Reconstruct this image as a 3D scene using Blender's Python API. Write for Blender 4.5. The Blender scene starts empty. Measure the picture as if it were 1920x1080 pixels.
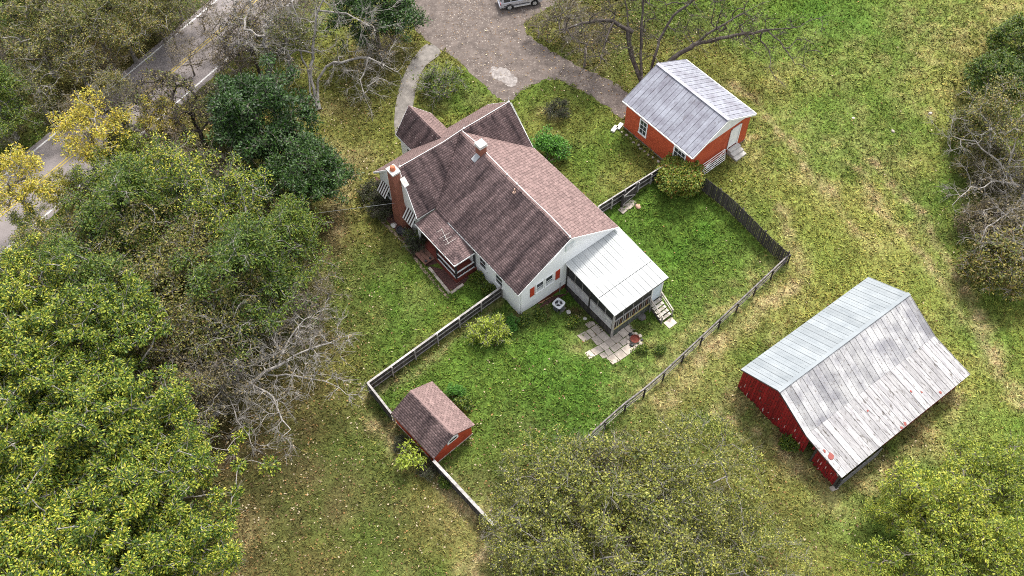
import bpy, bmesh, math, random
import numpy as np
from mathutils import Vector, Matrix
C = bpy.context.scene
COL = C.collection
PI = math.pi
rnd = random.Random(7)
# ------------------------------------------------------------------ camera
CF, CP, CR, CH = 1900.14, 0.99541, -0.00928, 75.0
cam_d = bpy.data.cameras.new('camera'); cam = bpy.data.objects.new('camera', cam_d); COL.objects.link(cam)
cam_d.sensor_width = 36.0; cam_d.lens = 36.0 * CF / 1920.0; cam_d.clip_end = 6000; cam_d.clip_start = 1
_c, _s = math.cos(CR), math.sin(CR)
X_, F_, U_ = Vector((1, 0, 0)), Vector((0, math.cos(CP), -math.sin(CP))), Vector((0, math.sin(CP), math.cos(CP)))
_r = _c * X_ + _s * U_; _u = -_s * X_ + _c * U_
cam.matrix_world = Matrix(((_r.x, _u.x, -F_.x, 0), (_r.y, _u.y, -F_.y, 0), (_r.z, _u.z, -F_.z, CH), (0, 0, 0, 1)))
C.camera = cam
# ------------------------------------------------------------------ world, sun, exposure
SUN_EL, SUN_AZ = math.radians(56), math.radians(20)      # azimuth from +Y towards +X
w = bpy.data.worlds.new('World'); C.world = w; w.use_nodes = True
nt = w.node_tree; bg = nt.nodes['Background']
sky = nt.nodes.new('ShaderNodeTexSky'); sky.sky_type = 'NISHITA'; sky.sun_disc = False
sky.sun_elevation = SUN_EL; sky.sun_rotation = SUN_AZ; sky.dust_density = 3.0; sky.air_density = 1.0
hs = nt.nodes.new('ShaderNodeHueSaturation'); hs.inputs['Saturation'].default_value = 0.25   # thin overcast: whiter sky
nt.links.new(sky.outputs[0], hs.inputs['Color']); nt.links.new(hs.outputs[0], bg.inputs['Color'])
bg.inputs['Strength'].default_value = 0.115
sd = bpy.data.lights.new('sun', 'SUN'); sd.energy = 1.5; sd.angle = math.radians(10); sd.color = (1, .95, .88)
sun = bpy.data.objects.new('sun', sd); COL.objects.link(sun)
sdir = Vector((math.sin(SUN_AZ) * math.cos(SUN_EL), math.cos(SUN_AZ) * math.cos(SUN_EL), math.sin(SUN_EL)))
sun.rotation_euler = (-sdir).to_track_quat('-Z', 'Y').to_euler(); sun.location = (0, 60, 60)
vs = C.view_settings; vs.view_transform = 'Standard'; vs.look = 'None'; vs.gamma = 1; vs.use_curve_mapping = False
vs.exposure = 1.82
C.cycles.use_denoising = False; C.cycles.filter_width = 1.0; C.cycles.max_bounces = 6; C.cycles.transparent_max_bounces = 6
# ------------------------------------------------------------------ terrain and survey helpers
HX, HY, HYAW = -4.248, 60.669, -0.90191
hc_, hs_ = math.cos(HYAW), math.sin(HYAW)
def ss(a, b, x):
    t = np.clip((np.asarray(x, float) - a) / (b - a), 0, 1); return t * t * (3 - 2 * t)
def T(x, y):
    dx = np.asarray(x, float) - HX; dy = np.asarray(y, float) - HY
    a = dx * hc_ + dy * hs_; b = -dx * hs_ + dy * hc_
    return -1.35 * ss(11, 16.5, a) * ss(-6, 0, b) * (1 - ss(9, 16, b) * (1 - ss(17, 25, a)))
def G(u, v, z=0.0):
    du, dv = (u - 960) / CF, (v - 540) / CF
    x = _c * du + _s * dv; y = -_s * du + _c * dv; U = -y
    Y = math.cos(CP) + U * math.sin(CP); Z = -math.sin(CP) + U * math.cos(CP)
    t = (z - CH) / Z
    return (x * t, Y * t, z)
def GT(u, v, h=0.0):
    """surveyed point of the place: height h above the ground there"""
    z = 0.0
    for _ in range(8):
        p = G(u, v, z + h); z = float(T(p[0], p[1]))
    return Vector((p[0], p[1], z))
def poly(px): return [GT(u, v) for u, v in px]
def smooth_poly(pts, n=5, jit=0.0, seed=1):
    r = random.Random(seed); out = []; N = len(pts)
    for i in range(N):
        p0, p1, p2, p3 = pts[i - 1], pts[i], pts[(i + 1) % N], pts[(i + 2) % N]
        for k in range(n):
            t = k / n
            q = .5 * ((2 * p1) + (p2 - p0) * t + (2 * p0 - 5 * p1 + 4 * p2 - p3) * t * t + (3 * p1 - p0 - 3 * p2 + p3) * t ** 3)
            out.append(q + Vector((r.uniform(-jit, jit), r.uniform(-jit, jit), 0)))
    return out
def inpoly(x, y, P):
    x = np.asarray(x); y = np.asarray(y); r = np.zeros(x.shape, bool); n = len(P)
    for i in range(n):
        x1, y1 = P[i][0], P[i][1]; x2, y2 = P[i - 1][0], P[i - 1][1]
        if y1 == y2: continue
        c = ((y1 > y) != (y2 > y)) & (x < (x2 - x1) * (y - y1) / (y2 - y1) + x1); r ^= c
    return r
_lat = np.random.RandomState(3).rand(256, 256)
def vnoise(x, y, s):
    x = np.asarray(x, float) / s + 1000.37; y = np.asarray(y, float) / s + 1000.71
    xi = np.floor(x).astype(int); yi = np.floor(y).astype(int); fx = x - xi; fy = y - yi
    fx = fx * fx * (3 - 2 * fx); fy = fy * fy * (3 - 2 * fy)
    g = lambda i, j: _lat[i % 256, j % 256]
    return (g(xi, yi) * (1 - fx) + g(xi + 1, yi) * fx) * (1 - fy) + (g(xi, yi + 1) * (1 - fx) + g(xi + 1, yi + 1) * fx) * fy
def fbm(x, y, s, o=4):
    r = 0; a = .5
    for k in range(o): r = r + a * vnoise(x + 31 * k, y - 17 * k, s / 2 ** k); a *= .5
    return r / (1 - .5 ** o)
# ------------------------------------------------------------------ materials
MATS = {}
def M(name, c1, c2=None, scale=3., rough=.8, bump=0., isl=0., objr=0., stretch=(1, 1, 1), spec=.3, metal=0., detail=6., lo=.35, hi=.65,
      c3=None, s3=8., lo3=.6, hi3=.7, st3=(1, 1, 1), uv=False, bscale=None, bdist=.02, obj=False):
    if name in MATS: return MATS[name]
    m = bpy.data.materials.new(name); m.use_nodes = True; n = m.node_tree.nodes; l = m.node_tree.links
    b = n['Principled BSDF']; b.inputs['Roughness'].default_value = rough; b.inputs['Specular IOR Level'].default_value = spec
    b.inputs['Metallic'].default_value = metal
    if uv: src = n.new('ShaderNodeUVMap').outputs[0]
    elif obj:
        va = n.new('ShaderNodeVectorMath'); va.operation = 'ADD'; vm = n.new('ShaderNodeMath'); vm.operation = 'MULTIPLY'; vm.inputs[1].default_value = 57.
        l.new(n.new('ShaderNodeTexCoord').outputs['Object'], va.inputs[0]); l.new(n.new('ShaderNodeObjectInfo').outputs['Random'], vm.inputs[0]); l.new(vm.outputs[0], va.inputs[1]); src = va.outputs[0]
    else: src = n.new('ShaderNodeNewGeometry').outputs['Position']
    def noise(sc, st, det=detail):
        mp = n.new('ShaderNodeMapping'); mp.inputs['Scale'].default_value = st; l.new(src, mp.inputs[0])
        t = n.new('ShaderNodeTexNoise'); t.inputs['Scale'].default_value = sc; t.inputs['Detail'].default_value = det; t.inputs['Roughness'].default_value = .65
        l.new(mp.outputs[0], t.inputs[0]); return t.outputs[0]
    def ramp(f, a, z, ca, cz):
        r = n.new('ShaderNodeValToRGB'); r.color_ramp.elements[0].position = a; r.color_ramp.elements[1].position = z
        r.color_ramp.elements[0].color = (*ca, 1); r.color_ramp.elements[1].color = (*cz, 1); l.new(f, r.inputs[0]); return r.outputs[0]
    def mix(f, a, z, mode='MIX'):
        x = n.new('ShaderNodeMix'); x.data_type = 'RGBA'; x.blend_type = mode
        if isinstance(f, float): x.inputs[0].default_value = f
        else: l.new(f, x.inputs[0])
        for s, v in ((6, a), (7, z)):
            if isinstance(v, tuple): x.inputs[s].default_value = (*v, 1)
            else: l.new(v, x.inputs[s])
        return x.outputs[2]
    if c2 is None: c2 = tuple(x * .8 for x in c1)
    col = ramp(noise(scale, stretch), lo, hi, c2, c1)
    if c3 is not None:
        col = mix(ramp(noise(s3, st3), lo3, hi3, (0, 0, 0), (1, 1, 1)), col, c3)
    for amt, out in ((isl, 'isl'), (objr, 'obj')):
        if amt:
            f = n.new('ShaderNodeNewGeometry').outputs['Random Per Island'] if out == 'isl' else n.new('ShaderNodeObjectInfo').outputs['Random']
            col = mix(1., col, ramp(f, 0, 1, (1 - amt,) * 3, (1 + amt * .6,) * 3), 'MULTIPLY')
    l.new(col, b.inputs['Base Color'])
    if bump:
        bp = n.new('ShaderNodeBump'); bp.inputs['Strength'].default_value = bump; bp.inputs['Distance'].default_value = bdist
        l.new(noise(bscale or scale * 3, stretch), bp.inputs['Height']); l.new(bp.outputs[0], b.inputs['Normal'])
    MATS[name] = m; return m
def leafmat(name, cols, trans=.22, rough=.6):
    if name in MATS: return MATS[name]
    m = bpy.data.materials.new(name); m.use_nodes = True; n = m.node_tree.nodes; l = m.node_tree.links
    b = n['Principled BSDF']; b.inputs['Roughness'].default_value = rough; b.inputs['Specular IOR Level'].default_value = .35
    r = n.new('ShaderNodeValToRGB'); e = r.color_ramp.elements
    while len(e) < len(cols): e.new(.5)
    for i, c in enumerate(cols): e[i].position = i / (len(cols) - 1); e[i].color = (*c, 1)
    l.new(n.new('ShaderNodeNewGeometry').outputs['Random Per Island'], r.inputs[0])
    x = n.new('ShaderNodeMix'); x.data_type = 'RGBA'; x.blend_type = 'MULTIPLY'; x.inputs[0].default_value = 1.
    r2 = n.new('ShaderNodeValToRGB'); r2.color_ramp.elements[0].color = (.72, .78, .7, 1); r2.color_ramp.elements[1].color = (1.2, 1.12, 1.05, 1)
    l.new(n.new('ShaderNodeObjectInfo').outputs['Random'], r2.inputs[0]); l.new(r.outputs[0], x.inputs[6]); l.new(r2.outputs[0], x.inputs[7])
    l.new(x.outputs[2], b.inputs['Base Color'])
    t = n.new('ShaderNodeBsdfTranslucent'); l.new(x.outputs[2], t.inputs[0])
    ms = n.new('ShaderNodeMixShader'); ms.inputs[0].default_value = trans
    l.new(b.outputs[0], ms.inputs[1]); l.new(t.outputs[0], ms.inputs[2]); l.new(ms.outputs[0], n['Material Output'].inputs[0])
    MATS[name] = m; return m
def attrmat(name, amp=.35, bump=.6, fine=9.):
    m = bpy.data.materials.new(name); m.use_nodes = True; n = m.node_tree.nodes; l = m.node_tree.links
    b = n['Principled BSDF']; b.inputs['Roughness'].default_value = .95; b.inputs['Specular IOR Level'].default_value = .1
    a = n.new('ShaderNodeAttribute'); a.attribute_name = 'Col'
    src = n.new('ShaderNodeNewGeometry').outputs['Position']; col = a.outputs['Color']
    for sc, am in ((fine, amp), (2.2, amp * .5)):
        t = n.new('ShaderNodeTexNoise'); t.inputs['Scale'].default_value = sc; t.inputs['Detail'].default_value = 5; t.inputs['Roughness'].default_value = .7; l.new(src, t.inputs[0])
        r = n.new('ShaderNodeValToRGB'); r.color_ramp.elements[0].position = .33; r.color_ramp.elements[1].position = .67
        r.color_ramp.elements[0].color = (1 - am,) * 3 + (1,); r.color_ramp.elements[1].color = (1 + am,) * 3 + (1,); l.new(t.outputs[0], r.inputs[0])
        x = n.new('ShaderNodeMix'); x.data_type = 'RGBA'; x.blend_type = 'MULTIPLY'; x.inputs[0].default_value = 1.
        l.new(col, x.inputs[6]); l.new(r.outputs[0], x.inputs[7]); col = x.outputs[2]
        if sc == fine and bump:
            bp = n.new('ShaderNodeBump'); bp.inputs['Strength'].default_value = bump; bp.inputs['Distance'].default_value = .08
            l.new(t.outputs[0], bp.inputs['Height']); l.new(bp.outputs[0], b.inputs['Normal'])
    l.new(col, b.inputs['Base Color']); return m
def glassmat():
    m = M('window_glass', (.02, .023, .028), (.05, .055, .06), 2., .08, spec=.6); return m
white = M('white_paint', (.8, .8, .79), (.66, .66, .65), 1.3, .6)
siding = M('white_siding', (.82, .82, .81), (.72, .73, .73), .8, .6, bump=.25, stretch=(.1, .1, 9), bscale=1.2)
glass = glassmat()
SH1, SH2 = (.225, .155, .143), (.165, .110, .104)
shingle = M('roof_shingles', SH1, SH2, 2.2, .9, isl=.27, uv=True, spec=.2)
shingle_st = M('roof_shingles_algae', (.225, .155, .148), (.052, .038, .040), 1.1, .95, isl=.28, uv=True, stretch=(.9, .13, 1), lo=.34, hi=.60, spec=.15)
underlay = M('roof_deck', (.13, .085, .08), (.09, .06, .058), 2., .9)
brick_m = M('red_brick', (.30, .115, .07), (.15, .055, .04), 2.5, .85, bump=.4, stretch=(3, 3, 9), isl=.1, c3=(.42, .3, .24), s3=14., lo3=.62, hi3=.72)
concrete = M('concrete', (.21, .19, .17), (.12, .108, .096), 1.6, .9, bump=.3, bscale=25, c3=(.16, .14, .13), s3=3.2, lo3=.6, hi3=.78)
capm = M('pale_mortar', (.62, .6, .56), (.42, .4, .37), 5., .9, bump=.3)
wood_grey = M('weathered_wood', (.4, .38, .36), (.2, .185, .175), 3., .85, bump=.4, stretch=(1, 1, 1), objr=.25)
wood_dark = M('dark_boards', (.085, .075, .07), (.03, .027, .026), 3., .9, bump=.4, stretch=(4, 4, .7), objr=.4, c3=(.2, .18, .165), s3=5., lo3=.62, hi3=.75, st3=(3, 3, .6))
wood_brown = M('brown_wood', (.2, .105, .075), (.1, .05, .04), 3., .85, bump=.3, objr=.2)
red_floor = M('red_brown_paint', (.2, .045, .03), (.12, .03, .022), 3., .75)
screen = M('insect_screen', (.02, .02, .022), (.03, .03, .03), 3., .6)
garage_red = M('garage_red_paint', (.46, .085, .035), (.36, .06, .025), 1.1, .7, bump=.15)
shed_red = M('shed_red_paint', (.44, .065, .028), (.33, .045, .02), 1.5, .75, bump=.15, c3=(.3, .16, .06), s3=2., lo3=.64, hi3=.75)
barn_red = M('barn_red_paint', (.36, .016, .018), (.17, .010, .011), 4., .8, objr=.3, c3=(.05, .035, .03), s3=2.3, lo3=.56, hi3=.64, st3=(2.5, 2.5, 1), bump=.4)
barn_flake = M('flaked_paint', (.7, .6, .58), (.4, .1, .1), 5., .85)
metal_garage = M('galvanised_sheet', (.255, .265, .305), (.15, .145, .175), 1.0, .5, spec=.4, objr=.10, c3=(.1, .085, .095), s3=1.6, lo3=.61, hi3=.74, st3=(1, 1, .5))
metal_blue = M('pale_blue_metal', (.255, .275, .285), (.195, .215, .228), .6, .8, spec=.15, objr=.10)
metal_white = M('whitewashed_metal', (.385, .38, .378), (.20, .197, .212), .5, .75, spec=.15, objr=.2, lo=.38, hi=.6, c3=(.13, .11, .10), s3=1.6, lo3=.56, hi3=.7, st3=(3.5, 3.5, 1.2))
metal_white2 = M('flaking_whitewash', (.40, .39, .385), (.24, .232, .24), 1.6, .8, spec=.1, objr=.22, stretch=(3, .35, 1), obj=True, c3=(.10, .09, .08), s3=1.7, lo3=.555, hi3=.66, st3=(3.6, 1.1, 1))
rust = M('rusty_red', (.26, .05, .045), (.2, .09, .075), 6., .85)
porch_metal = M('white_porch_metal', (.47, .48, .475), (.39, .405, .405), .8, .85, spec=.1, objr=.07)
dark_metal = M('dark_metal', (.035, .035, .04), (.02, .02, .022), 4., .5)
grey_metal = M('grey_metal', (.35, .36, .37), (.25, .26, .27), 3., .45, spec=.5)
asphalt_road = M('road_asphalt', (.215, .19, .185), (.165, .145, .14), .5, .9, bump=.25, bscale=30, isl=0)
drive_m = M('driveway_asphalt', (.145, .117, .102), (.06, .048, .042), .9, .95, bump=.7, bscale=14, c3=(.22, .19, .165), s3=3.4, lo3=.55, hi3=.7, detail=10., lo=.3, hi=.7)
patch_m = M('worn_patch', (.29, .265, .25), (.11, .093, .085), 2.2, .9, bump=.4)
stone = M('pale_stone', (.46, .4, .34), (.3, .255, .215), 2.2, .9, bump=.5, objr=.22)
mulch_m = M('mulch', (.13, .06, .05), (.035, .02, .018), 7., .95, bump=.9, c3=(.32, .22, .18), s3=9., lo3=.64, hi3=.68, bdist=.06)
yellow_line = M('yellow_marking', (.42, .32, .06), (.28, .22, .08), 4., .8)
white_line = M('white_marking', (.62, .61, .6), (.42, .41, .4), 4., .8)
bark_pale = M('pale_bark', (.33, .31, .285), (.13, .115, .1), 3.5, .9, bump=.4)
bark_dark = M('dark_bark', (.085, .07, .06), (.04, .033, .03), 3., .95, bump=.5, c3=(.3, .29, .27), s3=3., lo3=.62, hi3=.72)
bark_mid = M('grey_brown_bark', (.22, .19, .165), (.1, .085, .07), 3., .95, bump=.4)
# ------------------------------------------------------------------ mesh helpers
class MB:
    def __init__(s): s.v = []; s.f = []; s.uv = None
    def add(s, vs_, fs): o = len(s.v); s.v += [tuple(x) for x in vs_]; s.f += [tuple(i + o for i in f) for f in fs]; return s
    def box(s, x0, x1, y0, y1, z0, z1):
        return s.add([(x0, y0, z0), (x1, y0, z0), (x1, y1, z0), (x0, y1, z0), (x0, y0, z1), (x1, y0, z1), (x1, y1, z1), (x0, y1, z1)],
                     [(3, 2, 1, 0), (4, 5, 6, 7), (0, 1, 5, 4), (1, 2, 6, 5), (2, 3, 7, 6), (3, 0, 4, 7)])
    def bar(s, p, q, w_, h_, up=(0, 0, 1)):
        p = Vector(p); q = Vector(q); d = (q - p).normalized(); sd_ = d.cross(Vector(up))
        if sd_.length < 1e-4: sd_ = Vector((1, 0, 0))
        sd_.normalize(); u = sd_.cross(d); a = sd_ * w_ / 2; b = u * h_ / 2
        return s.add([p - a - b, p + a - b, p + a + b, p - a + b, q - a - b, q + a - b, q + a + b, q - a + b],
                     [(3, 2, 1, 0), (4, 5, 6, 7), (0, 1, 5, 4), (1, 2, 6, 5), (2, 3, 7, 6), (3, 0, 4, 7)])
    def tube(s, p, q, r0, r1=None, n=10, cap=True):
        p = Vector(p); q = Vector(q); r1 = r0 if r1 is None else r1; d = (q - p).normalized()
        a = d.cross(Vector((0, 0, 1)));  a = Vector((1, 0, 0)) if a.length < 1e-4 else a.normalized(); b = d.cross(a)
        vs_ = [c + (a * math.cos(2 * PI * k / n) + b * math.sin(2 * PI * k / n)) * r for c, r in ((p, r0), (q, r1)) for k in range(n)]
        fs = [(k, (k + 1) % n, n + (k + 1) % n, n + k) for k in range(n)]
        if cap: fs += [tuple(range(n))[::-1], tuple(range(n, 2 * n))]
        return s.add(vs_, fs)
    def lathe(s, c, prof, n=20):
        vs_ = [(c[0] + r * math.cos(2 * PI * k / n), c[1] + r * math.sin(2 * PI * k / n), c[2] + z) for r, z in prof for k in range(n)]
        fs = [(i * n + k, i * n + (k + 1) % n, (i + 1) * n + (k + 1) % n, (i + 1) * n + k) for i in range(len(prof) - 1) for k in range(n)]
        return s.add(vs_, fs + [tuple(range((len(prof) - 1) * n, len(prof) * n))])
    def prism(s, pts, off):
        n = len(pts); off = Vector(off); P = [Vector(p) for p in pts]
        return s.add(P + [p + off for p in P], [tuple(range(n)), tuple(range(2 * n - 1, n - 1, -1))] + [(i, n + i, n + (i + 1) % n, (i + 1) % n) for i in range(n)])
    def mesh(s, name, mat=None):
        m = bpy.data.meshes.new(name); m.from_pydata(s.v, [], s.f)
        if mat: m.materials.append(mat)
        bm = bmesh.new(); bm.from_mesh(m); bmesh.ops.recalc_face_normals(bm, faces=bm.faces); bm.to_mesh(m); bm.free()
        return m
    def build(s, name, mat, parent=None, kind=None, loc=None, rz=0):
        return link(name, s.mesh(name, mat), parent, kind, loc, rz)
def link(name, mesh, parent=None, kind=None, loc=None, rz=0, rot=None):
    o = bpy.data.objects.new(name, mesh); COL.objects.link(o)
    if parent: o.parent = parent
    if kind: o['kind'] = kind
    if loc is not None: o.location = loc
    o.rotation_euler = rot if rot is not None else (0, 0, rz)
    return o
def thing(name, label, cat, loc=(0, 0, 0), rz=0, group=None):
    o = bpy.data.objects.new(name, None); COL.objects.link(o); o.location = loc; o.rotation_euler = (0, 0, rz)
    tag(o, label, cat, group); o.empty_display_size = .3; return o
def tag(o, label, cat, group=None):
    o['label'] = label; o['category'] = cat
    if group: o['group'] = group
    return o
def bevel(mesh, w_=.02, seg=2):
    bm = bmesh.new(); bm.from_mesh(mesh); bmesh.ops.bevel(bm, geom=bm.edges[:] , offset=w_, segments=seg, affect='EDGES'); bm.to_mesh(mesh); bm.free(); return mesh
def npmesh(name, V, Fq, mat, col=None):
    """fast mesh from numpy arrays: V (n,3), Fq (m,k)"""
    m = bpy.data.meshes.new(name); k = Fq.shape[1]; nf = len(Fq)
    m.vertices.add(len(V)); m.vertices.foreach_set('co', np.ascontiguousarray(V, np.float32).ravel())
    m.loops.add(nf * k); m.loops.foreach_set('vertex_index', np.ascontiguousarray(Fq, np.int32).ravel())
    m.polygons.add(nf); m.polygons.foreach_set('loop_start', np.arange(0, nf * k, k, dtype=np.int32))
    try: m.polygons.foreach_set('loop_total', np.full(nf, k, np.int32))
    except Exception: print("loop_total is implied")
    m.update(calc_edges=True)
    if col is not None:
        a = m.color_attributes.new('Col', 'FLOAT_COLOR', 'POINT')
        a.data.foreach_set('color', np.concatenate([col, np.ones((len(col), 1))], 1).astype(np.float32).ravel())
    m.materials.append(mat); return m
# ================================================================== SETTING
P_DRIVE = smooth_poly(poly([(765, -40), (762, 14), (773, 44), (803, 80), (842, 103), (875, 130), (914, 167), (939, 187), (959, 190), (987, 167), (1023, 149), (1064, 158), (1109, 180), (1137, 200),
                            (1167, 222), (1192, 196), (1175, 172), (1137, 147), (1081, 122), (1034, 94), (1008, 80), (987, 62), (985, 42), (1010, 26), (1060, -10), (1060, -60), (900, -90)]), 6, .16, 2)
P_PATH = smooth_poly(poly([(800, 83), (767, 122), (750.5, 161), (741, 205), (741, 250), (760, 262), (775, 240), (773, 211), (776, 192), (780, 167), (787, 144), (800, 122), (827, 99)]), 4, .01, 3)
P_PATCH = smooth_poly(poly([(924, 124), (932, 128), (940, 127), (952, 131), (962, 141), (970, 150), (965, 162), (952, 161), (940, 152), (926, 147), (918, 136)]), 4, .1, 4)
P_BED = poly([(703, 330), (722, 410), (748, 440), (775, 480), (800, 497), (842, 552), (868, 535), (880, 520), (930, 540), (978, 596), (1062, 552), (1075, 530), (1030, 500), (900, 470), (800, 400)])
P_YARD = poly([(940, 575), (695, 745), (735, 800), (815, 890), (925, 990), (1130, 810), (1480, 500), (1318, 365), (1240, 335), (1120, 400), (1000, 470)])
def road_line(s0):
    out = []
    for y in np.arange(30, 150, 4.0):
        x = .69 * y - 86.79 - .0006 * (y - 72) ** 2
        n = Vector((1, -.69 + .0012 * (y - 72), 0)).normalized()
        out.append(Vector((x, y, 0)) + n * s0)
    return out
def strip(name, s0, s1, z, mat, kind='structure', parent=None):
    L0, L1 = road_line(s0), road_line(s1); n = len(L0)
    mb = MB(); mb.add([p + Vector((0, 0, z)) for p in L0] + [p + Vector((0, 0, z)) for p in L1], [(i, n + i, n + i + 1, i + 1) for i in range(n - 1)])
    return mb.build(name, mat, parent, kind)
P_ROAD = road_line(-4.1) + road_line(4.1)[::-1]
road = strip('road', -4.1, 4.1, .02, asphalt_road)
strip('edge_line', -3.58, -3.40, .026, white_line, None, road); strip('edge_line', 3.40, 3.58, .026, white_line, None, road)
strip('centre_line', -.22, -.08, .026, yellow_line, None, road); strip('centre_line', .08, .22, .026, yellow_line, None, road)
def sheet(name, P, z, mat):
    mb = MB(); mb.add([(p.x, p.y, float(T(p.x, p.y)) + z) for p in P], [tuple(range(len(P)))]); return mb.build(name, mat, None, 'structure')
sheet('driveway', P_DRIVE, .02, drive_m); sheet('worn_concrete_patch', P_PATCH, .026, patch_m)
path_o = MB().prism([(p.x, p.y, .07) for p in P_PATH], (0, 0, -.2)).build('path', concrete, None, 'structure')
sheet('flower_bed', P_BED, .02, mulch_m)
# ---- ground colours (what grows where, plus painted contact shade by walls), sampled by the terrain and by the grass on it
BLOBS = []   # (x,y,r,kind,strength)
def blob(kind, lst):
    for u, v, r, s in lst: p = GT(u, v); BLOBS.append((p.x, p.y, r / 20.5, kind, s))
blob('dry', [(1440, 545, 60, .9), (1380, 590, 60, .8), (1320, 640, 60, .8), (1260, 690, 60, .7), (1200, 740, 50, .6), (1390, 745, 45, .7), (1430, 800, 45, .7), (1490, 860, 45, .8), (1560, 930, 50, .6), (1640, 880, 55, .9),
             (1720, 800, 60, .9), (1780, 750, 45, .8), (1840, 620, 25, .7), (1870, 680, 25, .7), (1900, 735, 28, .8), (1810, 560, 25, .5), (1400, 290, 35, .9), (1420, 265, 25, .9), (1510, 325, 35, .6), (1540, 350, 35, .5),
             (1560, 270, 30, .5), (1690, 190, 45, .5), (1745, 215, 20, .7), (1650, 120, 60, .5), (1800, 60, 90, .6), (1720, 40, 80, .5), (1600, 210, 60, .4), (640, 370, 30, .5), (665, 300, 45, .45), (1000, 590, 20, .4),
             (1210, 640, 35, .5), (1090, 645, 30, .6), (870, 960, 45, .55), (1450, 620, 60, .5), (1130, 150, 30, .4), (1345, 260, 20, .6), (1480, 500, 30, .8), (760, 800, 22, .4), (600, 205, 30, .8), (470, 1000, 25, .6),
             (700, 745, 16, .6), (885, 940, 30, .6), (850, 905, 25, .6), (910, 1030, 40, .7), (880, 1070, 30, .7), (1040, 210, 24, .7)])
blob('dry', [(1650, 300, 120, .35), (1750, 120, 120, .5), (1600, 100, 90, .35), (1700, 450, 90, .3), (1450, 150, 90, .3), (1480, 250, 80, .4), (1880, 30, 90, .6)])
blob('litter_and_shade', [(560, 760, 130, .7), (650, 900, 130, .6), (760, 980, 100, .5), (640, 480, 80, .6), (620, 620, 80, .6), (1000, 950, 150, .6), (1200, 960, 160, .6), (1400, 1000, 150, .5), (1120, 60, 140, .6), (640, 330, 60, .7), (620, 420, 60, .8), (600, 500, 70, .7), (560, 540, 60, .8), (650, 210, 60, .6), (680, 120, 70, .7), (740, 90, 50, .6), (560, 800, 90, .8), (520, 880, 110, .9), (480, 980, 110, .9), (620, 950, 90, .6),
                (700, 850, 60, .4), (450, 850, 120, .9), (600, 1050, 80, .7), (700, 700, 50, .35), (1100, 120, 80, .5), (1200, 60, 90, .6), (1120, 30, 70, .6), (1300, 60, 80, .4), (1000, 900, 90, .4), (1200, 900, 120, .5), (1350, 960, 80, .35),
                (300, 300, 200, .8), (300, 500, 200, .8), (150, 700, 250, .9), (300, 900, 200, .9), (200, 100, 220, .7), (1880, 300, 90, .6), (1880, 450, 80, .5), (690, 480, 50, .3), (830, 160, 25, .9), (1180, 215, 20, .8), (760, 330, 50, .5), (1420, 520, 20, .4)])
blob('lush', [(1000, 700, 120, .8), (1100, 740, 90, .8), (900, 680, 60, .7), (950, 800, 60, .7), (1260, 480, 90, .9), (1320, 440, 80, .9), (1220, 420, 60, .8), (1290, 560, 60, .8), (1380, 490, 50, .8), (1180, 690, 60, .7), (870, 560, 45, .7), (700, 540, 50, .4),
              (760, 600, 50, .4), (1600, 50, 80, .7), (1540, 20, 80, .7), (1650, 860, 45, .8), (1600, 950, 90, .6), (1720, 880, 40, .8), (1100, 290, 60, .6), (1150, 260, 50, .6), (1020, 180, 40, .3), (1420, 400, 45, .4), (1870, 640, 60, .5), (1890, 560, 50, .5), (840, 700, 40, .7),
              (1440, 440, 40, .3), (1540, 480, 70, .3)])
def track(pts, r, s_):
    for (u0, v0), (u1, v1) in zip(pts, pts[1:]):
        n = max(1, int(math.hypot(u1 - u0, v1 - v0) / (r * .9)))
        blob('soil', [(u0 + (u1 - u0) * k / n + rnd.uniform(-3, 3), v0 + (v1 - v0) * k / n + rnd.uniform(-3, 3), r, s_ * rnd.uniform(.7, 1)) for k in range(n)])
track([(1640, 300), (1740, 430), (1800, 540), (1835, 620), (1880, 700), (1930, 760)], 12, 1.); track([(1600, 320), (1700, 450), (1765, 540), (1800, 620)], 11, .8)
track([(1380, 160), (1430, 200), (1480, 260), (1530, 330), (1640, 470)], 12, .75); track([(1470, 400), (1490, 440), (1500, 520), (1420, 590), (1320, 680), (1220, 770)], 15, .7); track([(1360, 770), (1420, 830), (1500, 890)], 14, .6)
track([(695, 790), (760, 850), (820, 900), (900, 990)], 11, .7); track([(930, 1000), (905, 1040), (870, 1085)], 16, 1.); track([(820, 905), (860, 945), (905, 990)], 12, .9); track([(620, 280), (660, 330), (640, 420), (600, 520)], 16, .5); track([(950, 560), (820, 660), (720, 735)], 9, .6)
blob('litter_and_shade', [(1180, 235, 16, .9), (1210, 262, 16, .9), (1240, 285, 14, .9), (1380, 740, 16, .8), (1420, 780, 16, .8), (1470, 830, 18, .9), (1540, 890, 16, .9), (1600, 900, 18, .8), (1660, 860, 22, .8), (1720, 810, 22, .8), (1780, 750, 18, .7),  # contact shade at building bases put into the ground colour, with fallen leaves
                (740, 800, 14, .9), (770, 830, 14, .9), (800, 870, 14, .9), (850, 850, 10, .8), (880, 825, 10, .8), (1120, 620, 14, .8), (1090, 590, 16, .9), (1180, 600, 14, .8), (1400, 255, 12, .6), (975, 600, 14, .8), (1020, 580, 14, .9)])
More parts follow.
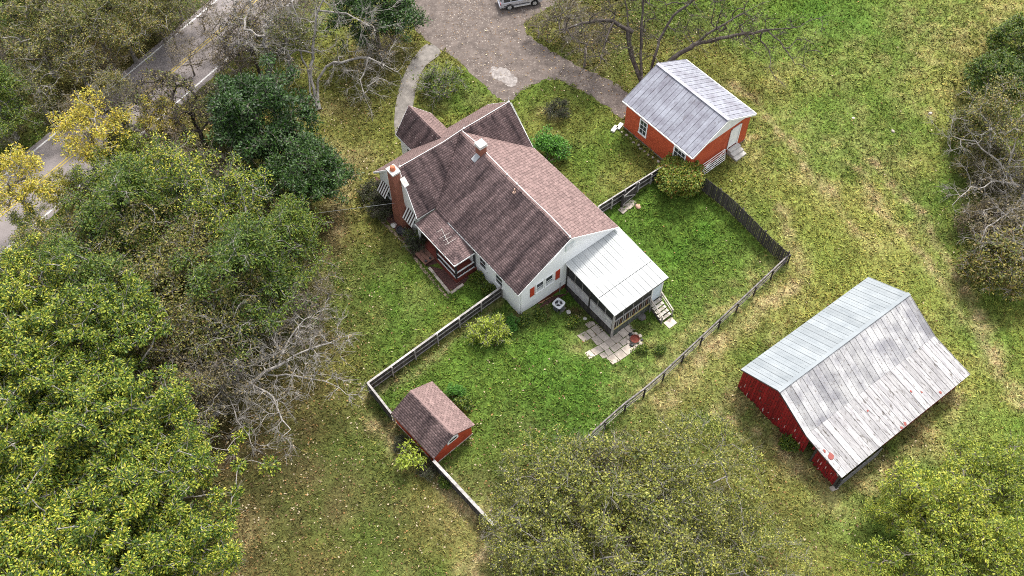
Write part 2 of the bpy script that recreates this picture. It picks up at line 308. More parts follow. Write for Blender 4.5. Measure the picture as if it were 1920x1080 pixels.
def ground_col(x, y):
    x = np.asarray(x, float); y = np.asarray(y, float)
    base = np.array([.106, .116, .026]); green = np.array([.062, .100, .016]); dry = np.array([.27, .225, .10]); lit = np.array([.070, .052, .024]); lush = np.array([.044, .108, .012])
    z = {k: np.zeros(x.shape) for k in ('dry', 'litter_and_shade', 'lush', 'soil')}
    wx = x + 2.2 * (fbm(x, y, 3.) - .5); wy = y + 2.2 * (fbm(x + 50, y, 3.) - .5)
    for bx_, by_, r, k, s in BLOBS: z[k] = np.maximum(z[k], s * np.exp(-((wx - bx_) ** 2 + (wy - by_) ** 2) / (r * r)))
    z['lush'] = np.maximum(z['lush'], .72 * inpoly(x, y, P_YARD))
    n1 = fbm(x, y, 9.); n2 = fbm(x + 90, y + 40, 2.5); n3 = fbm(x - 40, y + 90, .9, 3)
    field = ss(14, 30, x)[..., None]; base = base * (1 + .42 * field); green = green * (1 + .3 * field)     # the hayfield is a paler grass
    c = base + (green - base) * ss(.35, .65, n1)[..., None]
    def mixc(c, d, f): return c + (d - c) * np.clip(f, 0, 1)[..., None]
    c = mixc(c, lush, z['lush'] * (.75 + .45 * n2))
    c = mixc(c, dry, .16 * ss(.5, .8, n2) * (1 - .75 * z['lush']))
    c = mixc(c, lit, z['litter_and_shade'] * (.5 + .9 * n2) )
    c = mixc(c, dry, z['dry'] * (.3 + .7 * ss(.35, .7, n3)))
    c = mixc(c, np.array([.31, .235, .135]), z['soil'] * (.35 + .6 * ss(.35, .7, n3)))
    c = c * (.62 + .76 * fbm(x + 7, y - 60, .8, 4))[..., None]
    return c
ax = np.concatenate([[-3000, -900, -300, -140, -100], np.arange(-75, 75.1, .5), [100, 140, 300, 900, 3000]])
ay = np.concatenate([[-2000, -600, -150, -40, -10], np.arange(8, 112.1, .5), [130, 170, 300, 900, 4000]])
GX, GY = np.meshgrid(ax, ay); nx_, ny_ = len(ax), len(ay)
Vt = np.stack([GX.ravel(), GY.ravel(), T(GX.ravel(), GY.ravel())], 1)
I = np.arange(nx_ * ny_).reshape(ny_, nx_)
Fq = np.stack([I[:-1, :-1], I[:-1, 1:], I[1:, 1:], I[1:, :-1]], -1).reshape(-1, 4)
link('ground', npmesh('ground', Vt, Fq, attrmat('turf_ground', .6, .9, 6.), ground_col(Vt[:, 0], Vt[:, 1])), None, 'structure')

# ================================================================== FARMHOUSE
L_, W_, HR, HE = 14.795, 5.629, 6.826, 3.611
AC, WC, BL, BLR, BR, CRZ, CEZ = -.312, 3.355, -7.537, -6.74, 5.557, 6.891, 3.748
def shingles(name, parent, O, eS, eT, P, mat, seed, w_=.3, ex=.19):
    """overlapping tabs laid in courses on a slope; P is the slope's outline in (s along the eave, t up the slope)"""
    r = random.Random(seed); O = np.array(O, float); eS = np.array(eS, float); eT = np.array(eT, float); eT /= np.linalg.norm(eT); n = np.cross(eS, eT); n *= 1 if n[2] > 0 else -1
    V = []; F = []; UV = []
    tmax = max(p[1] for p in P); row = 0; t = 0.
    while t < tmax - .02:
        t1 = min(t + ex, tmax); tm = min(t + ex * .5, tmax - .005); xs = []
        for i in range(len(P)):
            (s0, a), (s1, b) = P[i - 1], P[i]
            if (a > tm) != (b > tm): xs.append(s0 + (s1 - s0) * (tm - a) / (b - a))
        if len(xs) >= 2:
            lo, hi = min(xs), max(xs); s = lo - (row % 2) * w_ * .5 - r.random() * .06
            while s < hi:
                a, b = max(s, lo), min(s + w_ - .03, hi)
                if b - a > .03:
                    dr = r.uniform(-.012, .014); h0 = .026 + r.uniform(-.006, .012); k = len(V)
                    for (q, tt, hh) in ((a, t - .015 + dr, h0), (b, t - .015 + dr, h0 + r.uniform(-.004, .004)), (b, t1 + .02, .006), (a, t1 + .02, .006), (a, t - .015 + dr, 0), (b, t - .015 + dr, 0)):
                        V.append(O + eS * q + eT * tt + n * hh); UV.append((q + seed * 7.3, tt + seed * 3.1))
                    F += [(k, k + 1, k + 2, k + 3), (k + 4, k + 5, k + 1, k)]
                s += w_
        t += ex; row += 1
    V = np.array(V); F = np.array(F); m = npmesh(name, V, F, mat)
    u = m.uv_layers.new(name='UVMap'); u.data.foreach_set('uv', np.array(UV, np.float32)[F.ravel()].ravel())
    return link(name, m, parent, 'stuff')
def slope3(O, eS, eT, P):
    O = Vector(O); eS = Vector(eS); eT = Vector(eT).normalized()
    return [O + eS * s + eT * t for s, t in P]
house = thing('farmhouse', 'white farmhouse with reddish brown shingle roof and cross gables', 'house', (HX, HY, 0), HYAW)
wall = MB()
wall.prism([(.8, -5.35, -.25), (.8, 5.35, -.25), (.8, 5.35, 3.55), (.8, 0, HR - .2), (.8, -5.35, 3.55)], (13.75, 0, 0))
wall.build('wall', siding, house)
MB().prism([(AC - 3.05, -7.15, -.3), (AC + 3.05, -7.15, -.3), (AC + 3.05, -7.15, 3.83), (AC, -7.15, CRZ - .2), (AC - 3.05, -7.15, 3.83)], (0, 12.35, 0)).build('wall', siding, house)
EB, EH = -1.28, 2.05
MB().prism([(-6.0, EB - 1.75, -.3), (-6.0, EB + 1.75, -.3), (-6.0, EB + 1.75, 3.8), (-6.0, EB, 5.55), (-6.0, EB - 1.75, 3.8)], (3.5, 0, 0)).build('wall', siding, house)
MB().box(.85, 14.5, -5.3, 5.3, -1.8, -.24).build('foundation', red_floor, house)
MSL = math.hypot(W_, HR - HE); CSL = math.hypot(WC, CRZ - CEZ); ESL = math.hypot(EH, 2.05); PSL = math.hypot(2.15, .45)
slopes = [  # O, eS, eT, outline, material
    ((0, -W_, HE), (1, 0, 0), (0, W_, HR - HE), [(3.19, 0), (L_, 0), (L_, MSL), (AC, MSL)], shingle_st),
    ((0, W_, HE), (1, 0, 0), (0, -W_, HR - HE), [(3.19, 0), (L_, 0), (L_, MSL), (AC, MSL)], shingle),
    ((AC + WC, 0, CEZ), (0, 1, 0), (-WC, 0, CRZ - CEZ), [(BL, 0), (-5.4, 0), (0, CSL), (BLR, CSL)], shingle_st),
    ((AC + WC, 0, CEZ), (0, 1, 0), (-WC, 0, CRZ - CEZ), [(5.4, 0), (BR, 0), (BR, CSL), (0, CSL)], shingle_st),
    ((AC - WC, 0, CEZ), (0, 1, 0), (WC, 0, CRZ - CEZ), [(BL, 0), (BR, 0), (BR, CSL), (BLR, CSL)], shingle),
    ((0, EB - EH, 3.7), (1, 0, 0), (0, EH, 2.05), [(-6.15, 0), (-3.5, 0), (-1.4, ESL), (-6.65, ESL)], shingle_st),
    ((0, EB + EH, 3.7), (1, 0, 0), (0, -EH, 2.05), [(-6.15, 0), (-3.5, 0), (-1.4, ESL), (-6.65, ESL)], shingle)]
for i, (O, eS, eT, P, m) in enumerate(slopes):
    rf = MB().prism([p - Vector((0, 0, .004)) for p in slope3(O, eS, eT, P)], (0, 0, -.15)).build('roof', underlay, house)
    shingles('shingles', rf, O, eS, eT, P, m, i + 1)
# white boards along eaves and rakes
fa = [((L_ + .02, -W_, HE - .1), (L_ + .02, 0, HR - .1)), ((L_ + .02, W_, HE - .1), (L_ + .02, 0, HR - .1)), ((AC + WC, BL - .03, CEZ - .1), (AC, BLR - .03, CRZ - .1)), ((AC - WC, BL - .03, CEZ - .1), (AC, BLR - .03, CRZ - .1)),
      ((AC + WC, BR + .03, CEZ - .1), (AC, BR + .03, CRZ - .1)), ((AC - WC, BR + .03, CEZ - .1), (AC, BR + .03, CRZ - .1)), ((3.2, W_ + .02, HE - .1), (L_, W_ + .02, HE - .1)), ((5.0, -W_ - .02, HE - .1), (L_, -W_ - .02, HE - .1)),
      ((AC - WC - .02, BL, CEZ - .1), (AC - WC - .02, BR, CEZ - .1)), ((-6.17, EB - EH - .02, 3.6), (-3.6, EB - EH - .02, 3.6)), ((-6.17, EB - EH, 3.6), (-6.67, EB, 5.65)), ((-6.17, EB + EH, 3.6), (-6.67, EB, 5.65))]
for p, q in fa: MB().bar(p, q, .04, .17).build('fascia', white, house)
for p, q in (((AC + WC - .1, BL + .0, CEZ - .2), (AC + WC - .1, -5.6, CEZ - .2)),): MB().bar(p, q, .18, .12).build('soffit', white, house)
# ridge caps in short pieces
def ridge_caps(p, q, ez, parent=house, sp=.3):
    p = Vector(p); q = Vector(q); d = q - p; n = int(d.length / sp); e = Vector(ez); dn = d.normalized()
    me = MB(); sd_ = dn.cross(Vector((0, 0, 1))).normalized()
    a = sd_ * .15; dz = Vector((0, 0, e.x * .15))
    me.add([(0, 0, .03)] + [tuple(v) for v in (a - dz + Vector((0, 0, .03)), -a - dz + Vector((0, 0, .03)), dn * sp + Vector((0, 0, .015)), dn * sp + a - dz + Vector((0, 0, .015)), dn * sp - a - dz + Vector((0, 0, .015)))], [(0, 3, 4, 1), (0, 2, 5, 3)])
    m = me.mesh('ridge_cap', shingle)
    for k in range(n): link('ridge_cap', m, parent, loc=p + dn * sp * k)
ridge_caps((AC + .1, 0, HR), (L_, 0, HR), (.57, 0, 0)); ridge_caps((AC, BLR, CRZ), (AC, BR, CRZ), (.93, 0, 0)); ridge_caps((-6.65, EB, 5.75), (-1.6, EB, 5.75), (1, 0, 0))
# lightning conductor along the ridges
def cable(pts, r=.018, name='lightning_cable', mat=white, parent=house):
    mb = MB()
    for p, q in zip(pts, pts[1:]): mb.tube(p, q, r, n=5)
    return mb.build(name, mat, parent)
cable([(AC, BR + .03, CRZ - 2.0 * 0 + .06), (AC, 2.2, CRZ + .05), (AC, .3, CRZ + .1), (AC + .1, -2, CRZ + .06), (AC, BLR, CRZ + .07)], .028)
cable([(AC + .1, .1, HR + .08), (1.4, .25, HR + .02), (2.4, .35, HR - .08), (3.4, .2, HR + .05), (6.2, .12, HR + .06), (9.0, .1, HR + .06), (12, .15, HR + .04), (L_, .0, HR + .08)], .03)
cable([(L_ + .06, -.1, HR + .05), (L_ + .1, -2.4, HR - 1.5), (L_ - .15, -3.4, HR - 2.2)], .022); cable([(AC + .2, BR + .06, CRZ), (1.5, BR + .08, CRZ - 1.7), (3.0, BR + .06, CEZ - .1), (3.0, BR, .2)], .02)
for p in ((AC, BR - .1, CRZ), (AC, BLR + .1, CRZ), (AC, .4, CRZ), (L_ - .15, 0, HR), (6.2, .1, HR), (7.55, .1, HR)):
    MB().tube(p, (p[0], p[1], p[2] + .62), .022, .012, 6).lathe((p[0], p[1], p[2] + .04), [(.09, 0), (.09, .1), (.03, .16)], 8).build('lightning_rod', white, house)
MB().tube((7.9, -.45, 6.4), (7.9, -.45, 7.0), .06, .06, 8).lathe((7.9, -.45, 6.5), [(.2, 0), (.16, .06), (.07, .14)], 10).build('vent_pipe', M('clay_pipe', (.5, .33, .25), None, 4), house)
# chimneys
ch = MB().box(2.35, 3.05, -.38, .32, 5.9, 7.72).build('chimney', brick_m, house)
MB().box(2.27, 3.13, -.46, .40, 7.66, 7.74).box(2.33, 3.07, -.40, .34, 7.74, 7.82).box(2.29, 3.11, -.44, .38, 7.82, 7.93).build('chimney_cap', capm, ch)
MB().prism([(2.45, -1.0, 6.3), (3.0, -1.0, 6.3), (3.0, -.38, 6.66), (2.45, -.38, 6.66)], (0, 0, .04)).build('flashing', grey_metal, ch)
def frustum(mb, x0, x1, y0, y1, z0, X0, X1, Y0, Y1, z1):
    mb.add([(x0, y0, z0), (x1, y0, z0), (x1, y1, z0), (x0, y1, z0), (X0, Y0, z1), (X1, Y0, z1), (X1, Y1, z1), (X0, Y1, z1)], [(3, 2, 1, 0), (4, 5, 6, 7), (0, 1, 5, 4), (1, 2, 6, 5), (2, 3, 7, 6), (3, 0, 4, 7)])
cm = MB(); frustum(cm, -.5, 1.0, -7.95, -7.16, -.2, -.5, 1.0, -7.95, -7.16, 1.5); frustum(cm, -.5, 1.0, -7.95, -7.16, 1.5, -.45, .45, -7.85, -7.16, 3.2); cm.box(-.45, .45, -7.85, -7.16, 3.2, 7.3)
ch2 = cm.build('chimney', brick_m, house); ch2['label'] = 'tall brick chimney outside the end wall with clay pot'
MB().box(-.53, .53, -7.93, -7.08, 7.3, 7.48).build('chimney_cap', capm, ch2)
MB().lathe((-.05, -7.5, 7.48), [(.27, 0), (.26, .2), (.2, .38), (.1, .45), (.0, .46)], 14).build('chimney_pot', M('clay_pot', (.5, .17, .09), (.4, .12, .06), 4), ch2)
MB().bar((.45, -7.0, 6.45), (1.1, -7.0, 5.9), .5, .04).build('flashing', capm, ch2)
# course grooves on the big chimney: raised brick courses every other row
cb = MB()
for k in range(34):
    z = 1.6 + k * .165
    if z > 7.2: break
    x0, x1 = (-.5 + (z - 1.5) / 1.7 * .05, 1.0 - (z - 1.5) / 1.7 * .55) if z < 3.2 else (-.45, .45)
    cb.box(x0 - .012, x1 + .012, -7.97 + (min(z, 3.2) - 1.5) / 1.7 * .1 - .0, -7.5, z, z + .09)
cb.build('brick_course', brick_m, ch2, 'stuff')
# windows: built in their own frame (x along the wall, y outwards, z up)
def window(parent, loc, rz, w_, h_, cols=1, rows=2, name='window', trim=.09, curtain=True):
    f = MB()
    f.box(-w_ / 2 - trim, w_ / 2 + trim, 0, .06, h_, h_ + trim).box(-w_ / 2 - trim * 1.3, w_ / 2 + trim * 1.3, 0, .11, -trim, 0).box(-w_ / 2 - trim, -w_ / 2, 0, .055, 0, h_).box(w_ / 2, w_ / 2 + trim, 0, .055, 0, h_)
    o = f.build(name, white, parent, loc=loc, rz=rz)
    for i in range(cols):
        for j in range(rows):
            x0 = -w_ / 2 + w_ * i / cols; x1 = x0 + w_ / cols; z0 = h_ * j / rows; z1 = z0 + h_ / rows
            MB().box(x0 + .02, x1 - .02, .012, .022, z0 + .02, z1 - .02).build('pane', glass, o)
    s = MB()
    for i in range(1, cols): s.box(-w_ / 2 + w_ * i / cols - .022, -w_ / 2 + w_ * i / cols + .022, .0, .035, 0, h_)
    for j in range(1, rows): s.box(-w_ / 2, w_ / 2, .0, .04, h_ * j / rows - .03, h_ * j / rows + .03)
    if s.v: s.build('sash', white, o)
    return o
def shutter(parent, loc, rz, w_, h_):
    o = MB().box(-w_ / 2, w_ / 2, 0, .03, 0, h_).build('shutter', M('shutter_red', (.42, .05, .02), (.33, .035, .015), 3., .6), parent, loc=loc, rz=rz)
    m = MB().box(-w_ / 2 + .06, w_ / 2 - .06, .032, .05, 0, h_ / 2 - .12).mesh('panel', MATS['shutter_red'])
    for k in (0, 1): link('panel', m, o, loc=(0, 0, .08 + k * (h_ / 2 - .02)))
FW = (14.56, -PI / 2)      # front gable wall faces +a : local x -> -b
for b in (-3.08, -2.04):
    wo = window(house, (14.56, b, 1.62), -PI / 2, .72, 1.22); MB().box(-.33, .33, .023, .03, .04, .42).build('blind', M('pale_blind', (.55, .56, .56), (.42, .43, .44), 3.), wo)
for b in (-3.9, -1.06): shutter(house, (14.56, b, 1.5), -PI / 2, .48, 1.3)
vt = MB().prism([(14.56, -.35, 4.95), (14.56, .62, 4.95), (14.56, .62, 5.75), (14.56, -.35, 5.75)], (.05, 0, 0)).build('gable_vent', M('pale_green_paint', (.62, .68, .66), (.55, .6, .58), 2.), house)
lm = MB().box(0, .03, -.4, .4, 0, .05).mesh('louvre', white)
for k in range(6): link('louvre', lm, vt, loc=(14.615, .13, 5.03 + k * .12))
MB().tube((14.62, -5.15, -.2), (14.62, -5.15, 3.45), .05, n=6).build('downpipe', white, house); MB().tube((14.64, -.75, -.9), (14.64, -.75, .6), .035, n=6).build('service_pipe', grey_metal, house)
MB().tube((14.62, -3.2, -.35), (14.62, -1.5, -.75), .03, n=5).tube((14.66, -4.3, -.45), (14.62, -2.6, -.55), .025, n=5).build('service_pipe', M('pink_pipe', (.5, .2, .16), None, 3), house)
for a in (9.6, 11.9): window(house, (a, -5.36, 1.55), PI, .85, 1.25)
for a in (-2.35, 1.55): window(house, (a, -7.16, 1.4), PI, .9, 1.3)
for b in (1.4, 3.6): window(house, (AC - 3.06, b, 1.4), PI / 2, .9, 1.4)
for a in (5., 8., 11.): window(house, (a, 5.36, 1.4), 0, .9, 1.4)
window(house, (-4.5, EB - 1.76, 1.4), PI, .8, 1.3)
# striped awnings on the end wall
AWW, AWD = M('awning_white', (.75, .74, .72), (.6, .58, .57), 3., .6), M('awning_brown', (.06, .035, .03), None, 3., .6)
def awning(a0, a1, z1):
    p0 = Vector((0, -7.18, z1)); p1 = Vector((0, -7.85, z1 - 1.0)); n = 9; wd = (a1 - a0) / n
    o = MB().bar((a0, -7.83, z1 - 1.02), (a1, -7.83, z1 - 1.02), .04, .05).build('awning', AWW, house)
    for mat, ks in ((AWW, range(0, n, 2)), (AWD, range(1, n, 2))):
        m = MB().prism([Vector((0, 0, 0)) + p0, Vector((wd, 0, 0)) + p0, Vector((wd, 0, 0)) + p1, p1], (0, 0, .025)).mesh('slat', mat)
        for k in ks: link('slat', m, o, loc=(a0 + k * wd, 0, .012 * (k % 2)))
awning(-3.05, -1.75, 2.95); awning(.95, 2.35, 2.95)
# side porch in the corner of the wings
sp = MB().box(3.0, 8.6, -7.62, -5.36, -.1, .5).build('side_porch', red_floor, house)
for pts in ([(2.95, -7.75), (8.7, -7.75), (6.55, -5.6), (3.1, -5.6)], [(8.7, -7.75), (8.7, -5.6), (6.55, -5.6)]):
    zf = lambda a, b: 3.0 + .45 * min((b + 7.75) / 2.15, (8.7 - a) / 2.15, 1)
    MB().prism([(a, b, zf(a, b) - .004) for a, b in pts], (0, 0, -.12)).build('porch_roof', underlay, sp)
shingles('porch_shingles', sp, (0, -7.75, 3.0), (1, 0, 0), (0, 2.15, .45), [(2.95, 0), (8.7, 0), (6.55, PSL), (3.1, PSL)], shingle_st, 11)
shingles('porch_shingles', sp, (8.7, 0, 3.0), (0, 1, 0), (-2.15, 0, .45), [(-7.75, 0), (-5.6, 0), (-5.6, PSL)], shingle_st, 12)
MB().bar((2.95, -7.78, 2.92), (8.72, -7.78, 2.92), .05, .15).build('fascia', white, sp); MB().bar((8.73, -7.78, 2.92), (8.73, -5.6, 2.92), .05, .15).build('fascia', white, sp)
pm = MB().box(-.07, .07, -.07, .07, -.1, 2.95).mesh('post', dark_metal)
for a, b in ((8.5, -7.52), (5.75, -7.52), (8.5, -5.5)): link('post', pm, sp, loc=(a, b, 0))
MB().box(3.0, 3.16, -7.6, -7.44, 0, 2.95).build('post', white, sp)
bl_m = MB().box(-.02, .02, -.02, .02, .6, 1.35).mesh('baluster', dark_metal)
for (p, q) in (((8.52, -7.5), (8.52, -5.4)), ((5.75, -7.54), (8.5, -7.54))):
    p = Vector((*p, 0)); q = Vector((*q, 0))
    for z in (.62, 1.38): MB().bar(p + Vector((0, 0, z)), q + Vector((0, 0, z)), .1, .07).build('rail', white, sp)
    n = int((q - p).length / .16)
    for k in range(1, n): link('baluster', bl_m, sp, loc=p + (q - p) * k / n)
# screened porch on the front gable
scp = MB().box(14.6, 20.75, -.02, 5.72, -.5, -.28).build('screened_porch', wood_dark, house)
RZ = lambda a: 3.12 - (a - 14.6) * (.5 / 6.35)
pw = 6.1 / 10
for row, (a0, a1) in enumerate(((14.58, 18.86), (18.91, 20.98))):
    for k in range(10):
        b0 = -.2 + k * pw; dz = 0; mb = MB()
        mb.prism([(a0, b0 + .014, RZ(a0) + dz), (a1, b0 + .014, RZ(a1) + dz), (a1, b0 + pw - .014, RZ(a1) + dz), (a0, b0 + pw - .014, RZ(a0) + dz)], (0, 0, -.02))
        for rb in ((0.03,) if row else (.03, .23, .43)): mb.bar((a0, b0 + rb, RZ(a0) + dz + .008), (a1, b0 + rb, RZ(a1) + dz + .008), .035, .025)
        mb.build('roof_panel', porch_metal, scp)
MB().bar((20.99, -.2, RZ(20.98) - .06), (20.99, 5.9, RZ(20.98) - .06), .04, .14).build('fascia', dark_metal, scp); MB().bar((14.6, -.21, RZ(14.6) - .07), (20.98, -.21, RZ(20.98) - .07), .04, .12).build('fascia', white, scp)
MB().bar((14.6, 5.91, RZ(14.6) - .07), (20.98, 5.91, RZ(20.98) - .07), .04, .12).build('fascia', white, scp)
for k in range(30):
    a = 14.7 + k * .205; MB().box(a, a + .19, -.05, -.025, -1.6, -.3 + rnd.uniform(-.02, .02)).build('skirt_board', wood_dark, scp)
gm = M('greenish_boards', (.14, .15, .13), (.06, .065, .06), 3., .85, objr=.3, bump=.3)
for k in range(28):
    b = 0 + k * .205; MB().box(20.755, 20.78, b, b + .19, -1.6, -.36 + rnd.uniform(-.02, .02)).build('skirt_board', gm, scp)
panel_m = M('pale_plywood', (.5, .49, .5), (.3, .29, .3), 1.6, .85, c3=(.62, .6, .6), s3=5., lo3=.55, hi3=.65)
for a0, a1 in ((14.7, 17.62), (17.8, 20.62)):
    MB().box(a0, a1, -.045, -.02, -.26, 1.1).build('side_panel', panel_m, scp); MB().box(a0, a1, -.07, -.0, 1.1, 1.18).build('rail', wood_grey, scp)
MB().box(14.7, 20.7, -.0, .015, 1.18, 2.5).build('screen', screen, scp); MB().box(20.7, 20.715, 0, 4.3, -.26, 2.5).build('screen', screen, scp); MB().box(14.7, 20.7, 5.69, 5.705, -.26, 2.5).build('screen', screen, scp)
for a in (14.7, 17.71, 20.7): MB().box(a - .07, a + .07, -.08, .06, -1.7, RZ(a) - .02).build('post', wood_dark, scp)
for a in (15.7, 16.7, 18.7, 19.7): MB().box(a - .025, a + .025, -.035, .0, 1.18, RZ(a) - .03).build('mullion', wood_grey, scp)
for b in (1.1, 2.2, 3.3): MB().box(20.72, 20.76, b - .025, b + .025, 1.0, 2.55).build('mullion', wood_grey, scp)
MB().box(20.69, 20.83, -.1, .06, -1.7, 2.55).build('post', wood_grey, scp)
MB().box(20.72, 20.8, 0.05, 4.3, .98, 1.06).build('rail', wood_grey, scp); MB().box(20.72, 20.82, 0.05, 4.3, -.3, -.2).build('rail', M('yellowed_board', (.5, .43, .16), (.38, .32, .14), 3.), scp)
for k in range(17): MB().box(20.73, 20.76, .12 + k * .25, .12 + k * .25 + .09, -.2, .98).build('slat', wood_grey if k % 3 else wood_brown, scp)
dr = MB().box(20.72, 20.80, 4.36, 4.48, -.28, 2.45).box(20.72, 20.80, 5.5, 5.66, -.28, 2.45).box(20.72, 20.80, 4.48, 5.5, 2.15, 2.45).build('door', white, scp)
MB().box(20.73, 20.76, 4.48, 5.5, -.26, 2.15).build('door_panel', M('pale_blue_door', (.6, .68, .76), (.52, .6, .68), 1.5, .4), scp)
pale_wood = M('pale_weathered_wood', (.52, .48, .42), (.3, .26, .22), 3., .85, objr=.15)
tm = MB().box(0, .3, 4.3, 5.5, 0, .05).mesh('stair_tread', pale_wood)
for k in range(5): link('stair_tread', tm, scp, loc=(20.84 + k * .33, 0, -.38 - k * .185))
for b in (4.28, 5.52):
    MB().bar((20.8, b, -.5), (22.6, b, -1.45), .06, .24).build('stringer', wood_dark, scp); MB().bar((20.85, b, .62), (22.55, b, -.32), .11, .06).build('handrail', pale_wood, scp)
    MB().bar((20.85, b, .2), (22.5, b, -.72), .05, .08).build('handrail', pale_wood, scp)
    for a, z in ((21.0, .55), (22.5, -.3)): MB().box(a - .05, a + .05, b - .05, b + .05, -1.5, z).build('handrail_post', wood_grey, scp)
def at_house(a, b, z=None):
    x = HX + a * hc_ - b * hs_; y = HY + a * hs_ + b * hc_; return Vector((x, y, float(T(x, y)) if z is None else z))
def house_thing(name, label, cat, a, b, z=None, group=None): return thing(name, label, cat, at_house(a, b, z), HYAW, group)
# patio of irregular flagstones
patio = house_thing('patio', 'patio of irregular pale concrete slabs at the porch corner', 'patio', 20.5, 0); PZ = at_house(20.5, 0).z
def to_house(p): dx, dy = p.x - HX, p.y - HY; return (dx * hc_ + dy * hs_, -dx * hs_ + dy * hc_)
PP = [to_house(GT(u, v)) for u, v in ((1099, 606), (1092, 634), (1106, 640), (1084, 662), (1138, 676), (1180, 680), (1181, 650), (1206, 642), (1204, 628), (1186, 622), (1183, 606), (1150, 628))]
gap = [[to_house(GT(u, v)) for u, v in ((1088, 640), (1096, 658), (1112, 656), (1104, 640))]]
a = min(p[0] for p in PP); row = 0
while a < max(p[0] for p in PP):
    da = rnd.choice((.62, .75, .9)); b = -5.2 + rnd.uniform(-.3, 0)
    while b < 3.2:
        db = rnd.uniform(.55, 1.1); ca, cb_ = a + da / 2, b + db / 2
        if inpoly(np.array([ca]), np.array([cb_]), PP)[0] and not inpoly(np.array([ca]), np.array([cb_]), gap[0])[0]:
            j = lambda: rnd.uniform(-.035, .035); g = .025
            q = [(a + g + j() - 20.5, b + g + j(), .0), (a + da - g + j() - 20.5, b + g + j(), .0), (a + da - g + j() - 20.5, b + db - g + j(), .0), (a + g + j() - 20.5, b + db - g + j(), .0)]
            tz = rnd.uniform(-.01, .015); MB().prism([(x, y, at_house(x + 20.5, y).z - PZ + .05 + tz) for x, y, _ in q], (0, 0, -.09)).build('slab', stone, patio)
        b += db
    a += da
# ---- things round the house
t = house_thing('stepping_slab', 'pale concrete slab at the foot of the porch stairs', 'slab', 22.95, 4.95)
MB().box(-.35, .4, -.5, .45, -.05, .06).build('slab', stone, t)
ac = thing('air_conditioner', 'round cornered grey air conditioning unit beside the front gable', 'air conditioner', GT(1047, 579), HYAW + .2)
bd = MB().box(-.42, .42, -.42, .42, .08, .86).mesh('casing', dark_metal)
bm = bmesh.new(); bm.from_mesh(bd); bmesh.ops.bevel(bm, geom=[e for e in bm.edges if abs(e.verts[0].co.z - e.verts[1].co.z) > .3], offset=.16, segments=4, affect='EDGES'); bm.to_mesh(bd); bm.free(); link('casing', bd, ac)
rim = []
def sq(r, z, n=32, k=5.): return [(math.copysign(abs(math.cos(2 * PI * i / n)) ** (2 / k), math.cos(2 * PI * i / n)) * r, math.copysign(abs(math.sin(2 * PI * i / n)) ** (2 / k), math.sin(2 * PI * i / n)) * r, z) for i in range(n)]
o1, o2, o3 = sq(.47, .84), sq(.47, .93), [(.34 * math.cos(2 * PI * i / 32), .34 * math.sin(2 * PI * i / 32), .95) for i in range(32)]
o4 = [(x, y, .84) for x, y, z in o3]
MB().add(o1 + o2 + o3 + o4, [(r * 32 + i, r * 32 + (i + 1) % 32, (r + 1) * 32 + (i + 1) % 32, (r + 1) * 32 + i) for r in range(3) for i in range(32)]).build('top_rim', M('pale_grey_paint', (.62, .63, .65), None, 3, .5), ac)
MB().lathe((0, 0, .84), [(.0, .0), (.34, .0), (.34, .01), (.0, .01)], 24).build('fan_well', dark_metal, ac)
fb = MB().prism([(.06, -.05, .88), (.31, -.12, .86), (.31, .1, .91), (.06, .05, .9)], (0, 0, .01)).mesh('fan_blade', grey_metal)
for k in range(3): link('fan_blade', fb, ac, rz=k * 2 * PI / 3)
MB().lathe((0, 0, .88), [(.09, 0), (.09, .07), (.0, .08)], 12).build('fan_hub', MATS['pale_grey_paint'], ac)
sl = MB().box(.425, .435, -.012, .012, .12, .82).mesh('louvre', grey_metal)
for s_ in range(4):
    for k in range(7):
        o = link('louvre', sl, ac); yy = -.24 + k * .08; o.matrix_basis = Matrix.Rotation(s_ * PI / 2, 4, 'Z') @ Matrix.Translation((0, yy, 0))
MB().box(-.5, .5, -.5, .5, -.05, .08).build('base_pad', concrete, ac)
ft = thing('fire_pit', 'rusty fire bowl ringed by pale stones at the patio edge', 'fire pit', GT(1190, 638))
MB().lathe((0, 0, 0), [(.22, 0), (.36, .14), (.42, .3), (.4, .3), (.33, .16), (.0, .06)], 18).build('bowl', M('rusty_iron', (.2, .045, .03), (.1, .03, .02), 5., .85), ft)
for k in range(9):
    an = k * 2 * PI / 9; s_ = rnd.uniform(.13, .2)
    m = bpy.data.meshes.new('stone'); bm = bmesh.new(); bmesh.ops.create_icosphere(bm, subdivisions=2, radius=s_)
    for v in bm.verts: v.co *= 1 + rnd.uniform(-.18, .18); v.co.z *= .7
    bm.to_mesh(m); bm.free(); m.materials.append(stone if k % 3 else dark_metal); link('stone', m, ft, loc=(.62 * math.cos(an), .62 * math.sin(an), .07))
def rock(label, p, s_, mat=None, group=None, name='rock', cat='rock'):
    m = bpy.data.meshes.new(name); bm = bmesh.new(); bmesh.ops.create_icosphere(bm, subdivisions=2, radius=1)
    sx, sy, sz = s_ * rnd.uniform(.8, 1.3), s_ * rnd.uniform(.7, 1.1), s_ * rnd.uniform(.45, .7)
    for v in bm.verts: v.co *= 1 + rnd.uniform(-.14, .14); v.co.x *= sx; v.co.y *= sy; v.co.z *= sz
    bm.to_mesh(m); bm.free(); m.materials.append(mat or stone)
    o = link(name, m, None, loc=(p.x, p.y, p.z + sz * .4), rz=rnd.uniform(0, 6)); return tag(o, label, cat, group)
rock('white stone lying beside the tall brick chimney base', GT(738, 423), .28, capm); rock('round white stone beside the screened porch skirt', GT(1097, 598), .17, capm)
rock('grey broken stone next to the screened porch wall', GT(1112, 607), .22); rock('dark boulder under the porch front beside the stairs', GT(1203, 595), .34, M('dark_stone', (.12, .11, .105), None, 3))
